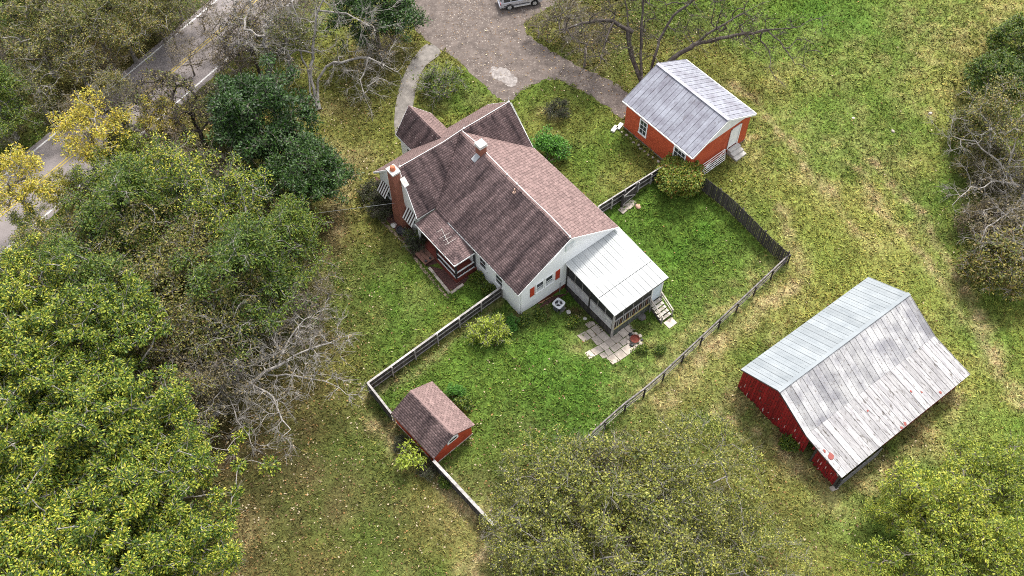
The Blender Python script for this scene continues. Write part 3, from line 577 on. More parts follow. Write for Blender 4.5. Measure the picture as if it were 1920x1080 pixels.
rock('pinkish stone in the lawn by the garden gate', GT(1196, 388), .3, M('pink_stone', (.5, .3, .22), None, 3)); rock('pale stone on the grass by the air conditioner', GT(1066, 586), .22, capm)
rock('white rock lying out in the upper right field', GT(1674, 246), .17, stone); rock('pale flat rock under the scrub at the field edge', GT(1744, 213), .22); rock('small pale rock alone in the sunny field', GT(1600, 222), .16, stone)
kt = thing('cauldron', 'black iron cauldron on the mulch by the tall chimney', 'cauldron', GT(752, 436))
MB().lathe((0, 0, 0), [(.2, 0), (.36, .12), (.42, .3), (.38, .44), (.42, .5), (.36, .5), (.33, .4), (.0, .34)], 18).build('pot', dark_metal, kt)
for k in range(3): MB().tube((.2 * math.cos(k * 2.1), .2 * math.sin(k * 2.1), .08), (.28 * math.cos(k * 2.1), .28 * math.sin(k * 2.1), -.03), .03, n=6).build('leg', dark_metal, kt)
pl = house_thing('plank_platform', 'low brown plank platform in front of the side porch', 'platform', 4.6, -8.2)
for k in range(3): MB().box(-.85, .85, -.56 + k * .38, -.56 + k * .38 + .35, .34, .4).build('plank', wood_brown, pl)
for x in (-.75, .75):
    for y in (-.45, .5): MB().box(x - .05, x + .05, y - .05, y + .05, -.02, .34).build('leg', wood_brown, pl)
for y in (-.3, .2): MB().lathe((.62, y, .4), [(.1, 0), (.11, .1), (.09, .1), (.0, .05)], 10).build('cup', dark_metal, pl)
ed = house_thing('bed_edging', 'pale stone edging blocks round the mulch bed by the side porch', 'edging', 5.5, -8.6)
def edge_run(p, q):
    p = Vector((*p, 0)); q = Vector((*q, 0)); n = max(1, int((q - p).length / .52)); d = (q - p) / n
    for k in range(n):
        c = p + d * (k + .5); hw = d.length / 2 - .012
        MB().box(-hw, hw, -.11 - rnd.uniform(0, .02), .11 + rnd.uniform(0, .02), -.05, .13 + rnd.uniform(-.02, .03)).build('edging_stone', stone, ed, loc=(c.x - 5.5, c.y + 8.6, 0), rz=math.atan2(d.y, d.x) + rnd.uniform(-.04, .04))
edge_run((5.75, -8.55), (9.1, -8.75)); edge_run((9.15, -8.7), (9.1, -7.25))
dirt = MB(); dirt.add([tuple(at_house(a, b, .012)) for a, b in ((-1.2, -8.7), (2, -8.5), (5.7, -8.9), (9.5, -9.05), (9.45, -9.25), (5.7, -9.2), (2, -8.8), (-1.2, -9.0))], [tuple(range(8))])
dirt.build('soil_strip', M('pinkish_soil', (.3, .22, .17), (.2, .15, .11), 3., .95, bump=.5), None, 'structure')
an = house_thing('tv_antenna', 'thin pale rod aerial lying on the side porch roof', 'antenna', 5.95, -6.75, 3.22)
MB().tube((-.9, .35, .12), (.9, -.2, .3), .015, n=6).build('boom', capm, an)
for x, l2 in ((-.8, .35), (-.1, .55), (.3, .45), (.75, .6)): MB().tube((x, -l2 + .1, .2), (x + .08, l2 + .05, .26), .012, n=5).build('rod', capm, an)
MB().tube((0, 0, .02), (0, .05, .3), .03, n=6).build('mast', grey_metal, an)
# ================================================================== GARAGE
def roof_panels(parent, O, eS, eT, ls, lt, n, mat, rows=1, rib=.045, seed=1, jit=.004, mats=None):
    r = random.Random(seed); O = Vector(O); eS = Vector(eS).normalized(); eT = Vector(eT).normalized(); nn = eS.cross(eT)
    if nn.z < 0: nn = -nn
    B = Matrix((eS, eT, nn)).transposed().to_4x4(); pw_ = ls / n; pl_ = lt / rows; out = []
    def pm_(mt): return MB().box(.03, pw_ - .03, 0, pl_ + (.06 if rows > 1 else 0), 0, .018).box(-.022 - .0, .008, 0, pl_, .0, rib).box(pw_ * .5 - .012, pw_ * .5 + .012, 0, pl_, .016, .026).mesh('roof_panel', mt)
    me = [pm_(m_) for m_ in (mats or [mat] * rows)]
    for j in range(rows):
        for k in range(n):
            o = link('roof_panel', me[j], parent)
            o.matrix_basis = Matrix.Translation(O + eS * (k * pw_) + eT * (j * pl_) + nn * (r.uniform(0, jit) + .02 * j)) @ B @ Matrix.Rotation(r.uniform(-.003, .003), 4, 'Z'); out.append(o)
    return out
GXo, GYo, GYAW, GL, GW, GR, GE = 13.978, 70.034, -.88453, 9.322, 4.205, 5.873, 3.774
gar = thing('garage', 'red painted garage with grey standing seam metal roof', 'garage', (GXo, GYo, 0), GYAW)
GS = (GR - GE) / GW
MB().box(.3, GL - .3, -GW + .3, GW - .3, -.4, GE - .12 + .1).build('wall', garage_red, gar)
MB().prism([(GL - .34, -GW + .3, GE + .02), (GL - .34, GW - .3, GE + .02), (GL - .34, 0, GR - .14)], (.06, 0, 0)).build('gable', white, gar); MB().prism([(.3, -GW + .3, GE), (.3, GW - .3, GE), (.3, 0, GR - .14)], (.06, 0, 0)).build('gable', white, gar)
MB().box(.24, GL - .24, -GW + .24, GW - .24, -.4, .12).build('foundation', concrete, gar)
gsl = math.hypot(GW, GR - GE)
for s_ in (-1, 1):
    MB().prism([(0, s_ * GW, GE - .02), (GL, s_ * GW, GE - .02), (GL, 0, GR - .02), (0, 0, GR - .02)], (0, 0, -.1)).build('roof', dark_metal, gar)
    roof_panels(gar, (0, s_ * GW, GE), (1, 0, 0), (0, -s_ * GW, GR - GE), GL, gsl, 17, metal_garage, seed=5 + s_)
    MB().bar((0, s_ * (GW + .06), GE - .08), (GL, s_ * (GW + .06), GE - .08), .11, .11).build('gutter', white, gar)
    MB().bar((GL + .02, s_ * GW, GE - .1), (GL + .02, 0, GR - .1), .04, .2).build('bargeboard', white, gar)
MB().bar((-.02, 0, GR + .03), (GL + .02, 0, GR + .03), .34, .05).build('ridge_cap', metal_garage, gar)
window(gar, (2.75, -GW + .29, 1.15), PI, .8, 1.75, 2, 3, trim=.12)
window(gar, (7.55, -GW + .29, .9), PI, 1.3, 2.1, 3, 4, trim=.14)
MB().box(GL - .31, GL - .25, 1.35, 2.5, .75, 3.3).build('door', white, gar); MB().box(GL - .26, GL - .2, 1.2, 1.33, .7, 3.45).box(GL - .26, GL - .2, 2.52, 2.65, .7, 3.45).box(GL - .26, GL - .2, 1.2, 2.65, 3.32, 3.45).build('door_frame', white, gar)
for k in range(3): MB().box(GL - .2 + k * .42, GL + .25 + k * .42, 1.3, 2.7, -.3, .66 - k * .22).build('step', M('step_concrete', (.46, .44, .41), (.34, .32, .3), 3., .9), gar)
def gloc(a, b): return Vector((GXo + a * math.cos(GYAW) - b * math.sin(GYAW), GYo + a * math.sin(GYAW) + b * math.cos(GYAW), 0))
gt_ = thing('metal_gate', 'white tubular metal gate leaning on the garage wall', 'gate', gloc(GL - .02, -1.35), GYAW)
lean = .28
for z in (.1, .35, .6, .85, 1.12, 1.4): MB().tube((lean * (1.4 - z) / 1.4, -1.95, z), (lean * (1.4 - z) / 1.4, 1.95, z), .035, n=7).build('bar', white, gt_)
for y in (-1.95, -.1, 1.95): MB().tube((lean * (1.3 / 1.4), y, .1), (0, y, 1.4), .04, n=7).build('upright', white, gt_)
MB().tube((lean * .9, .0, .12), (.02, 1.9, 1.36), .03, n=6).build('brace', white, gt_)
MB().box(.06, .11, -.55, -.2, .62, .98).build('sign_plate', white, gt_)
for k in range(12):
    q = gloc(.6 + k * .55 + rnd.uniform(-.15, .15), -GW - .15 - rnd.uniform(0, .25)); rock('pale footing stone in the line along the garage wall', q, rnd.uniform(.12, .2), stone, 'footing stones along the garage wall')
for k, (u, v) in enumerate(((1152, 243), (1162, 238))):
    o = MB().box(-.42, .42, -.2, .2, 0, .2).build('concrete_block', capm, None, loc=GT(u, v), rz=GYAW + PI / 2 + .3); tag(o, ['pale concrete block lying beside the garage corner', 'pale concrete block touching the garage corner wall'][k], 'block')
# ================================================================== BARN
sB = (75 + 1.35) / 75
BXo, BYo, BYAW = 32.46 * sB, 44.439 * sB, -2.51002
bL, w1, w2, bR, e1, e2, bmd, bmz = [v * sB for v in (14.863, 3.682, 7.527, 5.04, 3.079, 2.391, 3.534, 3.08)]
barn = thing('barn', 'weathered red barn with pale blue and flaking white metal roof', 'barn', (BXo, BYo, -1.35), BYAW)
roofz = lambda b: (bR - (bR - e1) * (-b) / w1) if b < 0 else (bR - (bR - bmz) * b / bmd if b < bmd else bmz - (bmz - e2) * (b - bmd) / (w2 - bmd))
roof_panels(barn, (0, -w1, e1), (1, 0, 0), (0, w1, bR - e1), bL, math.hypot(w1, bR - e1), 24, metal_blue, seed=2, rib=.03)
roof_panels(barn, (0, bmd, bmz + .02), (1, 0, 0), (0, -bmd, bR - bmz), bL, math.hypot(bmd, bR - bmz), 25, metal_white, seed=3, jit=.012)
low = roof_panels(barn, (0, w2, e2), (1, 0, 0), (0, -(w2 - bmd), bmz - e2), bL, math.hypot(w2 - bmd, bmz - e2) + .1, 25, metal_white2, seed=4, jit=.015)
MB().bar((-.02, 0, bR + .06), (bL + .03, 0, bR + .06), .3, .04).build('ridge_cap', metal_blue, barn)
for P in ([(0, -w1, e1), (bL, -w1, e1), (bL, 0, bR), (0, 0, bR)], [(0, bmd, bmz), (bL, bmd, bmz), (bL, 0, bR), (0, 0, bR)], [(0, w2, e2), (bL - .0, w2, e2), (bL, bmd, bmz), (0, bmd, bmz)]):
    MB().prism([(x, y, z - .015) for x, y, z in P], (0, 0, -.09)).build('roof', wood_dark, barn)
def rag(a0, b0, s_, seed):
    r = random.Random(seed); P = []
    for k in range(9):
        an_ = 2 * PI * k / 9; q = s_ * r.uniform(.5, 1.1); a = a0 + q * math.cos(an_) * .8; b = b0 + q * math.sin(an_); P.append((min(a, bL - .02), min(b, w2 - .02)))
    MB().prism([(a, b, roofz(b) + .055) for a, b in P], (0, 0, .008)).build('paint_patch', rust, barn)
for k, (a, b, s_) in enumerate(((14.6, 5.95, .36), (14.75, 5.35, .16), (9.5, 5.0, .12), (4.6, 6.4, .13), (5.3, 5.9, .14), (3.3, 7.3, .14), (7.7, 7.5, .2), (8.2, 7.55, .2))): rag(a, b, s_, k)
# front gable boards, one by one
FA = bL - .28
b = -w1 + .18
while b < w2 - .3:
    bw_ = rnd.uniform(.2, .27)
    if not (3.75 < b < 4.75):
        zt = min(roofz(b), roofz(b + bw_)) - .12; zb = rnd.choice((-.2, -.2, -.1, .05, .18, .3)) if b < 3.7 else rnd.choice((-.2, 0, .25, .4))
        MB().prism([(FA, b, zb), (FA, b + bw_ - .02, zb + rnd.uniform(-.12, .12)), (FA, b + bw_ - .02, zt), (FA, b, zt)], (.03 + rnd.uniform(0, .03), 0, 0)).build('board', barn_red, barn)
    elif rnd.random() < .5: MB().box(FA, FA + .03, b, b + bw_ - .02, 1.9, roofz(b + bw_) - .12).build('board', barn_red, barn)
    b += bw_
for k in range(18):     # loose battens and flakes of old whitewash still on the boards
    b = rnd.uniform(-w1 + .3, 3.4) if k < 13 else rnd.uniform(4.9, w2 - .5); z = rnd.uniform(.1, 1.9 if k < 13 else 1.3); hh = rnd.uniform(.12, .7)
    if z + hh < roofz(b) - .3: MB().prism([(FA + .062, b, z), (FA + .062, b + rnd.uniform(.05, .11), z + .05), (FA + .062, b + rnd.uniform(.04, .1), z + hh), (FA + .062, b, z + hh * .8)], (.012, 0, 0)).build('paint_flake', barn_flake, barn)
wb = MB(); a = .25
while a < bL - .4:
    wb.box(a, a + .22, -w1 + .2, -w1 + .23, -.3, e1 - .1); 
    if a < 9.6: wb.box(a, a + .22, w2 - .27, w2 - .24, -.3 + rnd.uniform(0, .3), e2 - .1)
    a += .24
b = -w1 + .2
while b < w2 - .3: wb.box(.25, .28, b, b + .23, -.3, min(roofz(b), roofz(b + .23)) - .12); b += .25
wb.build('wall', barn_red, barn, 'stuff')
for a, b in ((FA - .1, -w1 + .3), (FA - .1, 3.65), (FA - .1, 4.8), (FA + .02, w2 - .22), (12.2, w2 - .25), (9.7, w2 - .25), (7., 3.7), (3.5, 3.7)): MB().box(a - .09, a + .09, b - .09, b + .09, -.4, roofz(b) - .1).build('post', wood_dark, barn)
MB().box(FA - .02, FA + .14, w2 - .06, w2 + .1, -.4, 1.75).box(12.3, 12.42, w2 - .02, w2 + .06, -.3, 1.6).build('post', dark_metal, barn)
for z in (.25, .6, .95, 1.3, 1.6): MB().box(10.3, FA + .1, w2 + .06, w2 + .11, z, z + .13).build('rail', M('grey_rail', (.26, .25, .25), (.12, .115, .115), 3., .8), barn)
MB().prism([(FA + .12, w2 - .9, e2 + .15), (FA + .12, w2 - .2, e2 + .03), (FA + .12, w2 - .35, e2 - .5)], (.04, 0, 0)).build('scrap_board', capm, barn)
o = MB().box(-.3, .3, -.2, .2, 0, .18).build('concrete_block', stone, None, loc=GT(1563, 916), rz=.4); tag(o, 'pale block lying at the foot of the barn corner post', 'block')
# ================================================================== SHED
SX, SY, SYAW, SL, SW, SR, SE = -8.169, 37.1, -.8373, 5.277, 2.129, 2.943, 1.755
shed = thing('garden_shed', 'small red shed with brown shingle roof on the fence line', 'shed', (SX, SY, 0), SYAW)
MB().prism([(.2, -SW + .2, -.2), (.2, SW - .2, -.2), (.2, SW - .2, SE), (.2, 0, SR - .15), (.2, -SW + .2, SE)], (SL - .4, 0, 0)).build('wall', shed_red, shed)
ssl = math.hypot(SW, SR - SE)
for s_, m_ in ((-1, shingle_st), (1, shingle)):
    rf = MB().prism([(0, s_ * SW, SE - .004), (SL, s_ * SW, SE - .004), (SL, 0, SR - .004), (0, 0, SR - .004)], (0, 0, -.1)).build('roof', underlay, shed)
    shingles('shingles', rf, (0, s_ * SW, SE), (1, 0, 0), (0, -s_ * SW, SR - SE), [(0, 0), (SL, 0), (SL, ssl), (0, ssl)], m_, 21 + s_, .3, .19)
ridge_caps((0, 0, SR), (SL, 0, SR), (.55, 0, 0), shed)
gv = MB().prism([(SL - .2, -.55, 1.62), (SL - .2, .55, 1.62), (SL - .2, .55, 2.05), (SL - .2, .25, 2.4), (SL - .2, -.25, 2.4), (SL - .2, -.55, 2.05)], (.05, 0, 0)).build('gable_vent', white, shed)
MB().box(SL - .145, SL - .13, -.36, .36, 1.82, 2.05).build('vent_slot', dark_metal, gv)
MB().box(.15, SL - .15, -SW + .15, SW - .15, -.2, .1).build('foundation', stone, shed)
# ================================================================== FENCES
BOARD = {}
def board_mesh(h, wd, mat):
    k = (round(h, 2), wd, mat.name)
    if k not in BOARD: BOARD[k] = MB().box(0, wd, -.012, .012, .03, h).mesh('board', mat)
    return BOARD[k]
def fence(label, top0, top1, h, boards=.15, rails=(), cap=None, post=2.4, rail_mat=None, post_mat=None, board_mat=None, rail_y=.05, post_y=.08, skip=(), group='fences round the yard', gapb=.012, post_h=None, sag=0, bh=None):
    p = GT(*top0, h); q = GT(*top1, h); d = q - p; ln = math.hypot(d.x, d.y); rz = math.atan2(d.y, d.x)
    t = thing('fence', label, 'fence', p, rz, group); ux, uy = d.x / ln, d.y / ln
    gz = lambda x: float(T(p.x + ux * x, p.y + uy * x)) - p.z
    rail_mat = rail_mat or wood_grey; post_mat = post_mat or wood_grey; board_mat = board_mat or wood_dark; r = random.Random(int(ln * 100))
    ins = lambda x: any(a <= x <= b for a, b in skip)
    if boards:
        x = 0.
        while x < ln - boards * .5:
            if not ins(x + boards / 2):
                dh = r.uniform(-.04, .03); link('board', board_mesh((bh or h) - .03 + r.choice((-.03, 0, .03)), boards - gapb, board_mat), t, loc=(x, r.uniform(-.008, .008), gz(x)), rot=(0, r.uniform(-.008, .008), r.uniform(-.02, .02)))
            x += boards
    n = max(1, round(ln / post)); xs = [ln * k / n for k in range(n + 1)]
    pmz = MB().box(-.055, .055, -.055, .055, -.3, (post_h or h - .02)).mesh('post', post_mat)
    for x in xs:
        if not ins(x): link('post', pmz, t, loc=(x, post_y + .055, gz(x)), rot=(r.uniform(-.015, .015), r.uniform(-.02, .02), 0))
    for a, b in zip(xs, xs[1:]):
        if ins((a + b) / 2): continue
        for z in rails:
            w1_, w2_ = r.uniform(-.02, .02), r.uniform(-.02, .02)
            MB().bar((a, rail_y, gz(a) + z + w1_), (b, rail_y, gz(b) + z + w2_), .045, .1).build('rail', rail_mat, t)
        if cap: MB().bar((a + .004, .04, gz(a) + h + .012), (b - .004, .04, gz(b) + h + .012 + r.uniform(-.01, .01)), cap, .04).build('cap_rail', rail_mat, t)
    return t, ln
fence('dark board fence with pale rails running from the house corner to the lawn corner', (939.7, 537), (688, 718), 1.6, rails=(.28, .92), cap=.17)
fence('short board fence with pale cap between the lawn corner and the garden shed', (688, 718), (733.5, 776), 1.6, rails=(.28, .92), cap=.17)
fence('board fence with broad white cap running down from the garden shed', (812, 864), (925, 985), 1.55, rails=(.28, .92), cap=.24)
rail_old = M('old_rail', (.22, .20, .19), (.065, .058, .054), 3., .85, objr=.3)
fence('long open rail fence between the yard and the barn field', (925, 985), (1481, 477), 1.42, boards=0, rails=(.36, .78, 1.24), cap=.11, post=2.5, rail_mat=rail_old, post_mat=wood_dark, post_y=-.14, rail_y=0)
fence('tall dark plank fence without cap on the far right of the yard', (1479, 473), (1308, 322), 2.0, boards=.17, rails=(), post=2.6, post_mat=wood_dark, post_y=-.17, gapb=.02)
t7, l7 = fence('board fence with rails between the garage shrub and the farmhouse', (1245, 309), (1121, 387), 1.55, rails=(.3, .95), cap=.12, post=1.75, skip=[(l_, l_ + 1.75) for l_ in ()] or ((99, 100),))
# garden gate, standing a little open in front of the boards
g0, g1 = GT(1190, 345, 1.5), GT(1165, 366, 1.5); dg = g1 - g0; lg = math.hypot(dg.x, dg.y)
gg = thing('garden_gate', 'wooden garden gate with diagonal brace in the board fence', 'gate', g0, math.atan2(dg.y, dg.x))
for z in (.2, 1.45): MB().bar((.05, .26, z), (lg - .05, .26, z), .05, .11).build('rail', wood_grey, gg)
MB().bar((.08, .27, .25), (lg - .08, .27, 1.4), .05, .1).build('brace', wood_grey, gg)
for k in range(int(lg / .16)): MB().box(.04 + k * .16, .04 + k * .16 + .145, .2, .225, .06, 1.5).build('board', wood_dark, gg)
for x in (0, lg): MB().box(x - .08, x + .08, .12, .28, -.3, 1.75).build('gate_post', wood_dark, gg)
for k, (u, v) in enumerate(((1183, 383), (1170, 392))):
    o = MB().box(-.5, .5, -.32, .32, -.05, .06).build('stepping_slab', stone, None, loc=GT(u, v), rz=gg.rotation_euler.z); tag(o, ('pale stepping slab under the garden gate, nearer the garage shrub', 'pale stepping slab under the garden gate, nearer the farmhouse')[k], 'slab')
# ================================================================== CAR
P = GT(955, 18); cy = .2417
car = thing('parked_car', 'silver sport utility vehicle parked at the top of the driveway', 'car', P + Vector((-math.sin(cy), math.cos(cy), 0)) * .78 + Vector((0, 0, .02)), cy)
silver = M('silver_paint', (.55, .56, .6), (.5, .51, .55), 1., .28, spec=.6, metal=.35); tyre_m = M('tyre_rubber', (.02, .02, .02), None, 4, .8); plastic = M('grey_plastic', (.1, .1, .105), None, 4, .6)
prof = [(-.95, .45), (-.98, .75), (-.93, 1.05), (.4, 1.12), (1.9, 1.1), (2.25, 1.08), (3.25, .98), (3.6, .82), (3.66, .5), (3.5, .34)]
def arch(cx, r=.44, n=9): return [(cx + r * math.cos(PI * k / (n - 1)), .36 + r * math.sin(PI * k / (n - 1)) * .98) for k in range(n)]
low_ = [(3.25, .34)] + arch(2.78) + [(2.3, .34), (.5, .34)] + arch(0) + [(-.5, .4)]
out = prof + low_
bmv = bmesh.new(); rings = []
for yy, sc, zz in ((-.93, 1, 0), (-.95, 1, 0), (-.9, .985, .0), (.9, .985, 0), (.95, 1, 0), (.93, 1, 0)):
    rings.append([bmv.verts.new((1.35 + (x - 1.35) * (sc if abs(yy) != .93 else .995), yy if abs(yy) != .93 else yy * 1.0, z)) for x, z in out])
rings = [[bmv.verts.new((x, yy, z)) for x, z in out] for yy in (-.92, .92)]
for v in [v for v in bmv.verts if not any(v in r_ for r_ in rings)]: bmv.verts.remove(v)
n = len(out); bmv.faces.new(rings[0]); bmv.faces.new(rings[1][::-1])
for i in range(n): bmv.faces.new((rings[0][i], rings[0][(i + 1) % n], rings[1][(i + 1) % n], rings[1][i]))
bmesh.ops.recalc_face_normals(bmv, faces=bmv.faces)
me = bpy.data.meshes.new('body'); bmesh.ops.bevel(bmv, geom=[e for e in bmv.edges if len(e.link_faces) == 2 and any(len(f.verts) > 8 for f in e.link_faces)], offset=.05, segments=3, affect='EDGES'); bmv.to_mesh(me); me.materials.append(silver); body = link('body', me, car)
for p in me.polygons: p.use_smooth = False
cab = [(-.88, 1.03), (-.72, 1.62), (-.5, 1.72), (1.3, 1.74), (1.6, 1.66), (2.3, 1.06)]
cb_ = MB(); cb_.add([(x, -.88 + (z - 1.03) * .2, z) for x, z in cab] + [(x, .88 - (z - 1.03) * .2, z) for x, z in cab], [tuple(range(6)), tuple(range(11, 5, -1))] + [(i, (i + 1) % 6, 6 + (i + 1) % 6, 6 + i) for i in range(6)])
cbm = bevel(cb_.mesh('cabin', silver), .04, 2); link('cabin', cbm, car)
for s_ in (-1, 1):
    for x0, x1 in ((-.62, .1), (.2, .98), (1.06, 1.75)):
        zt = 1.6; f = lambda x, z: (x, s_ * (.885 - (z - 1.03) * .2), z)
        MB().prism([f(x0 + .02, 1.12), f(x1, 1.12), f(x1 - (.45 if x1 > 1.5 else .03), zt), f(x0 + .06, zt)], (0, s_ * .012, 0)).build('side_window', glass, car)
    MB().bar((-.6, s_ * .66, 1.82), (1.2, s_ * .66, 1.82), .05, .04).build('roof_rail', plastic, car); MB().box(.48, 2.3, s_ * .95 - .06, s_ * .95 + .06, .36, .43).build('running_board', MATS['grey_paint'] if 'grey_paint' in MATS else capm, car)
    MB().box(-.6, 2.2, s_ * .925 - .015, s_ * .925 + .015, .56, .68).build('side_moulding', plastic, car)
    MB().box(-1.0, -.93, s_ * .78 - .12, s_ * .78 + .13, .78, 1.06).build('tail_light', M('tail_light_red', (.25, .01, .01), None, 3, .2), car); MB().box(3.5, 3.64, s_ * .68 - .2, s_ * .68 + .2, .68, .82).build('headlight', capm, car)
    MB().box(1.75, 1.95, s_ * 1.02 - .1, s_ * 1.02 + .08, 1.08, 1.24).build('wing_mirror', silver, car)
    for x in (0, 2.78):
        yo = s_ * .93; wl = MB().tube((x, yo - s_ * .22, .36), (x, yo, .36), .365, n=24).build('wheel', tyre_m, car)
        MB().tube((x, yo, .36), (x, yo + s_ * .012, .36), .235, n=20).build('rim', grey_metal, wl)
        for k in range(5):
            an_ = k * 2 * PI / 5; MB().bar((x, yo + s_ * .02, .36), (x + .22 * math.cos(an_), yo + s_ * .02, .36 + .22 * math.sin(an_)), .07, .02, up=(0, 1, 0)).build('spoke', capm, wl)
MB().box(-1.06, -.9, -.9, .9, .42, .66).build('rear_bumper', silver, car); MB().prism([(-.9, -.7, 1.12), (-.9, .7, 1.12), (-.76, .6, 1.56), (-.76, -.6, 1.56)], (-.02, 0, 0)).build('rear_window', glass, car)
MB().box(-.935, -.925 - .02, -.26, .26, .78, .9).build('number_plate', capm, car)
# ================================================================== TREES
def skeleton(seed, H, R, z0, N, th, lean=(0, 0), jit=.12, seg=.7, surf=.6, flat=1., cost_z=.9, K=0, spread=.24):
    """trunk plus limbs grown to points spread through an uneven crown; returns nodes, parents, tip ids"""
    r = np.random.RandomState(seed); nodes = [np.zeros(3)]; par = [-1]
    k = max(2, int(th / .6))
    for i in range(1, k + 1):
        f = i / k; nodes.append(np.array([lean[0] * f * .3 + r.normal(0, .04), lean[1] * f * .3 + r.normal(0, .04), th * f])); par.append(i - 1)
    cz = (z0 + H) / 2; hz = (H - z0) / 2
    lob = r.normal(0, 1, (7, 3)); lob /= np.linalg.norm(lob, axis=1)[:, None]; amp = r.uniform(-.5, .42, 7)
    tg = []
    if K:     # crown of separate boughs: each bough carries its own cloud of points
        bo = []
        while len(bo) < K:
            d = r.normal(0, 1, 3); d /= np.linalg.norm(d); d[2] = abs(d[2]) * r.choice([1, 1, 1, -.35])
            q = r.uniform(.5, .92); c_ = np.array([d[0] * R * q, d[1] * R * q, d[2] * hz * q])
            if len(bo) < 2 or min(np.linalg.norm((c_ - b_) / np.array([1, 1, hz / R])) for b_ in bo) > R * .30 or r.rand() < .06: bo.append(c_)
        sz = r.uniform(.7, 1.35, K)
        while len(tg) < N:
            j_ = r.randint(K); o_ = r.normal(0, 1, 3) * np.array([1, 1, .6]) * R * spread * sz[j_]; o_[2] -= .12 * (o_[0] ** 2 + o_[1] ** 2) / (R * spread)
            tg.append(bo[j_] + o_ + np.array([lean[0], lean[1], cz]))
    while len(tg) < N:
        d = r.normal(0, 1, 3); d /= np.linalg.norm(d)
        if d[2] < -.75: continue
        m = 1 + sum(a * max(0, float(d @ l)) ** 3 for a, l in zip(amp, lob)); q = (r.rand() ** (1 / 3.)) * (1 - surf) + surf * r.uniform(.72, 1.0)
        tg.append(np.array([d[0] * R * m * q + lean[0], d[1] * R * m * q + lean[1], cz + d[2] * hz * m * q * flat]))
    top = nodes[-1]; tg.sort(key=lambda t: np.linalg.norm(t - top)); tips = []
    arr = np.array(nodes)
    for t in tg:
        dv = arr - t; c = np.linalg.norm(dv, axis=1) + cost_z * np.maximum(0, arr[:, 2] - t[2] + .3) + .15 * (np.arange(len(arr)) < k * .55) * 20
        i = int(np.argmin(c)); p = arr[i]; ln = np.linalg.norm(t - p); m = max(1, int(math.ceil(ln / seg))); b = r.normal(0, jit, 3) * ln; pi_ = i; new = []
        for j in range(1, m + 1):
            f = j / m; q = p + (t - p) * f + b * math.sin(PI * f) * .8 + np.array([0, 0, .10 * ln * math.sin(PI * f)]) + r.normal(0, .035, 3) * (f < 1)
            new.append(q); par.append(pi_); pi_ = len(arr) + j - 1
        arr = np.vstack([arr, new]); tips.append(pi_)
    return arr, np.array(par), tips
def tubes(arr, par, rad, n=5):
    idx = np.arange(1, len(arr)); a = arr[par[idx]]; b = arr[idx]; ra = rad[par[idx]]; rb = rad[idx]; ra = np.minimum(ra, rb * 1.9)
    d = b - a; d /= np.linalg.norm(d, axis=1)[:, None] + 1e-9
    ref = np.where(np.abs(d[:, 2:3]) > .9, np.array([[1., 0, 0]]), np.array([[0, 0, 1.]])); u = np.cross(d, ref); u /= np.linalg.norm(u, axis=1)[:, None]; v = np.cross(d, u)
    an_ = 2 * PI * np.arange(n) / n; ring = np.cos(an_)[None, :, None] * u[:, None, :] + np.sin(an_)[None, :, None] * v[:, None, :]
    V = np.concatenate([a[:, None] + ring * ra[:, None, None], (b + d * rb[:, None] * .3)[:, None] + ring * rb[:, None, None]], 1)
    m = len(idx); base = (np.arange(m) * 2 * n)[:, None]; k = np.arange(n)
    F = np.stack([base + k, base + (k + 1) % n, base + n + (k + 1) % n, base + n + k], -1).reshape(-1, 4)
    return V.reshape(-1, 3), F
def wood(seed, arr, par, tips, rt, r0, twigs, tl, tr):
    r = np.random.RandomState(seed + 99); cnt = np.zeros(len(arr)); cnt[tips] = 1
    for i in range(len(arr) - 1, 0, -1): cnt[par[i]] += cnt[i]
    rad = np.maximum(rt, r0 * (np.maximum(cnt, 1) / max(cnt.max(), 1)) ** .52); rad[0] *= 1.35
    V, F = tubes(arr, par, rad)
    if twigs:
        P0 = []; P1 = []; P2 = []
        ctr = arr.mean(0)
        src = list(tips) * twigs + [int(x) for x in r.choice(np.arange(len(arr) // 6, len(arr)), len(tips) * twigs // 2)]
        for i in src:
            p = arr[i]; d = p - arr[par[i]]; d = d / (np.linalg.norm(d) + 1e-6) + r.normal(0, .55, 3) + .25 * (p - ctr) / (np.linalg.norm(p - ctr) + .1); d /= np.linalg.norm(d); l = tl * r.uniform(.5, 1.3)
            m_ = p + d * l * .5 + r.normal(0, .06, 3) * l; e_ = m_ + (d + r.normal(0, .35, 3) - np.array([0, 0, .12])) * l * .5; P0.append(p); P1.append(m_); P2.append(e_)
        n_ = len(P0)
        a = np.concatenate([P0, P1]); b = np.concatenate([P1, P2]); n3 = 3
        d = b - a; d /= np.linalg.norm(d, axis=1)[:, None] + 1e-9; u = np.cross(d, np.array([[.3, .5, .8]])); u /= np.linalg.norm(u, axis=1)[:, None] + 1e-9; v = np.cross(d, u)
        an_ = 2 * PI * np.arange(3) / 3; ring = np.cos(an_)[None, :, None] * u[:, None] + np.sin(an_)[None, :, None] * v[:, None]
        ra = np.concatenate([np.full(n_, tr), np.full(n_, tr * .75)]); rb = np.concatenate([np.full(n_, tr * .75), np.full(n_, tr * .35)])
        V2 = np.concatenate([a[:, None] + ring * ra[:, None, None], b[:, None] + ring * rb[:, None, None]], 1).reshape(-1, 3)
        base = (np.arange(len(a)) * 6)[:, None]; k = np.arange(3); F2 = np.stack([base + k, base + (k + 1) % 3, base + 3 + (k + 1) % 3, base + 3 + k], -1).reshape(-1, 4)
        F = np.vstack([F, F2 + len(V)]); V = np.vstack([V, V2])
    return V, F
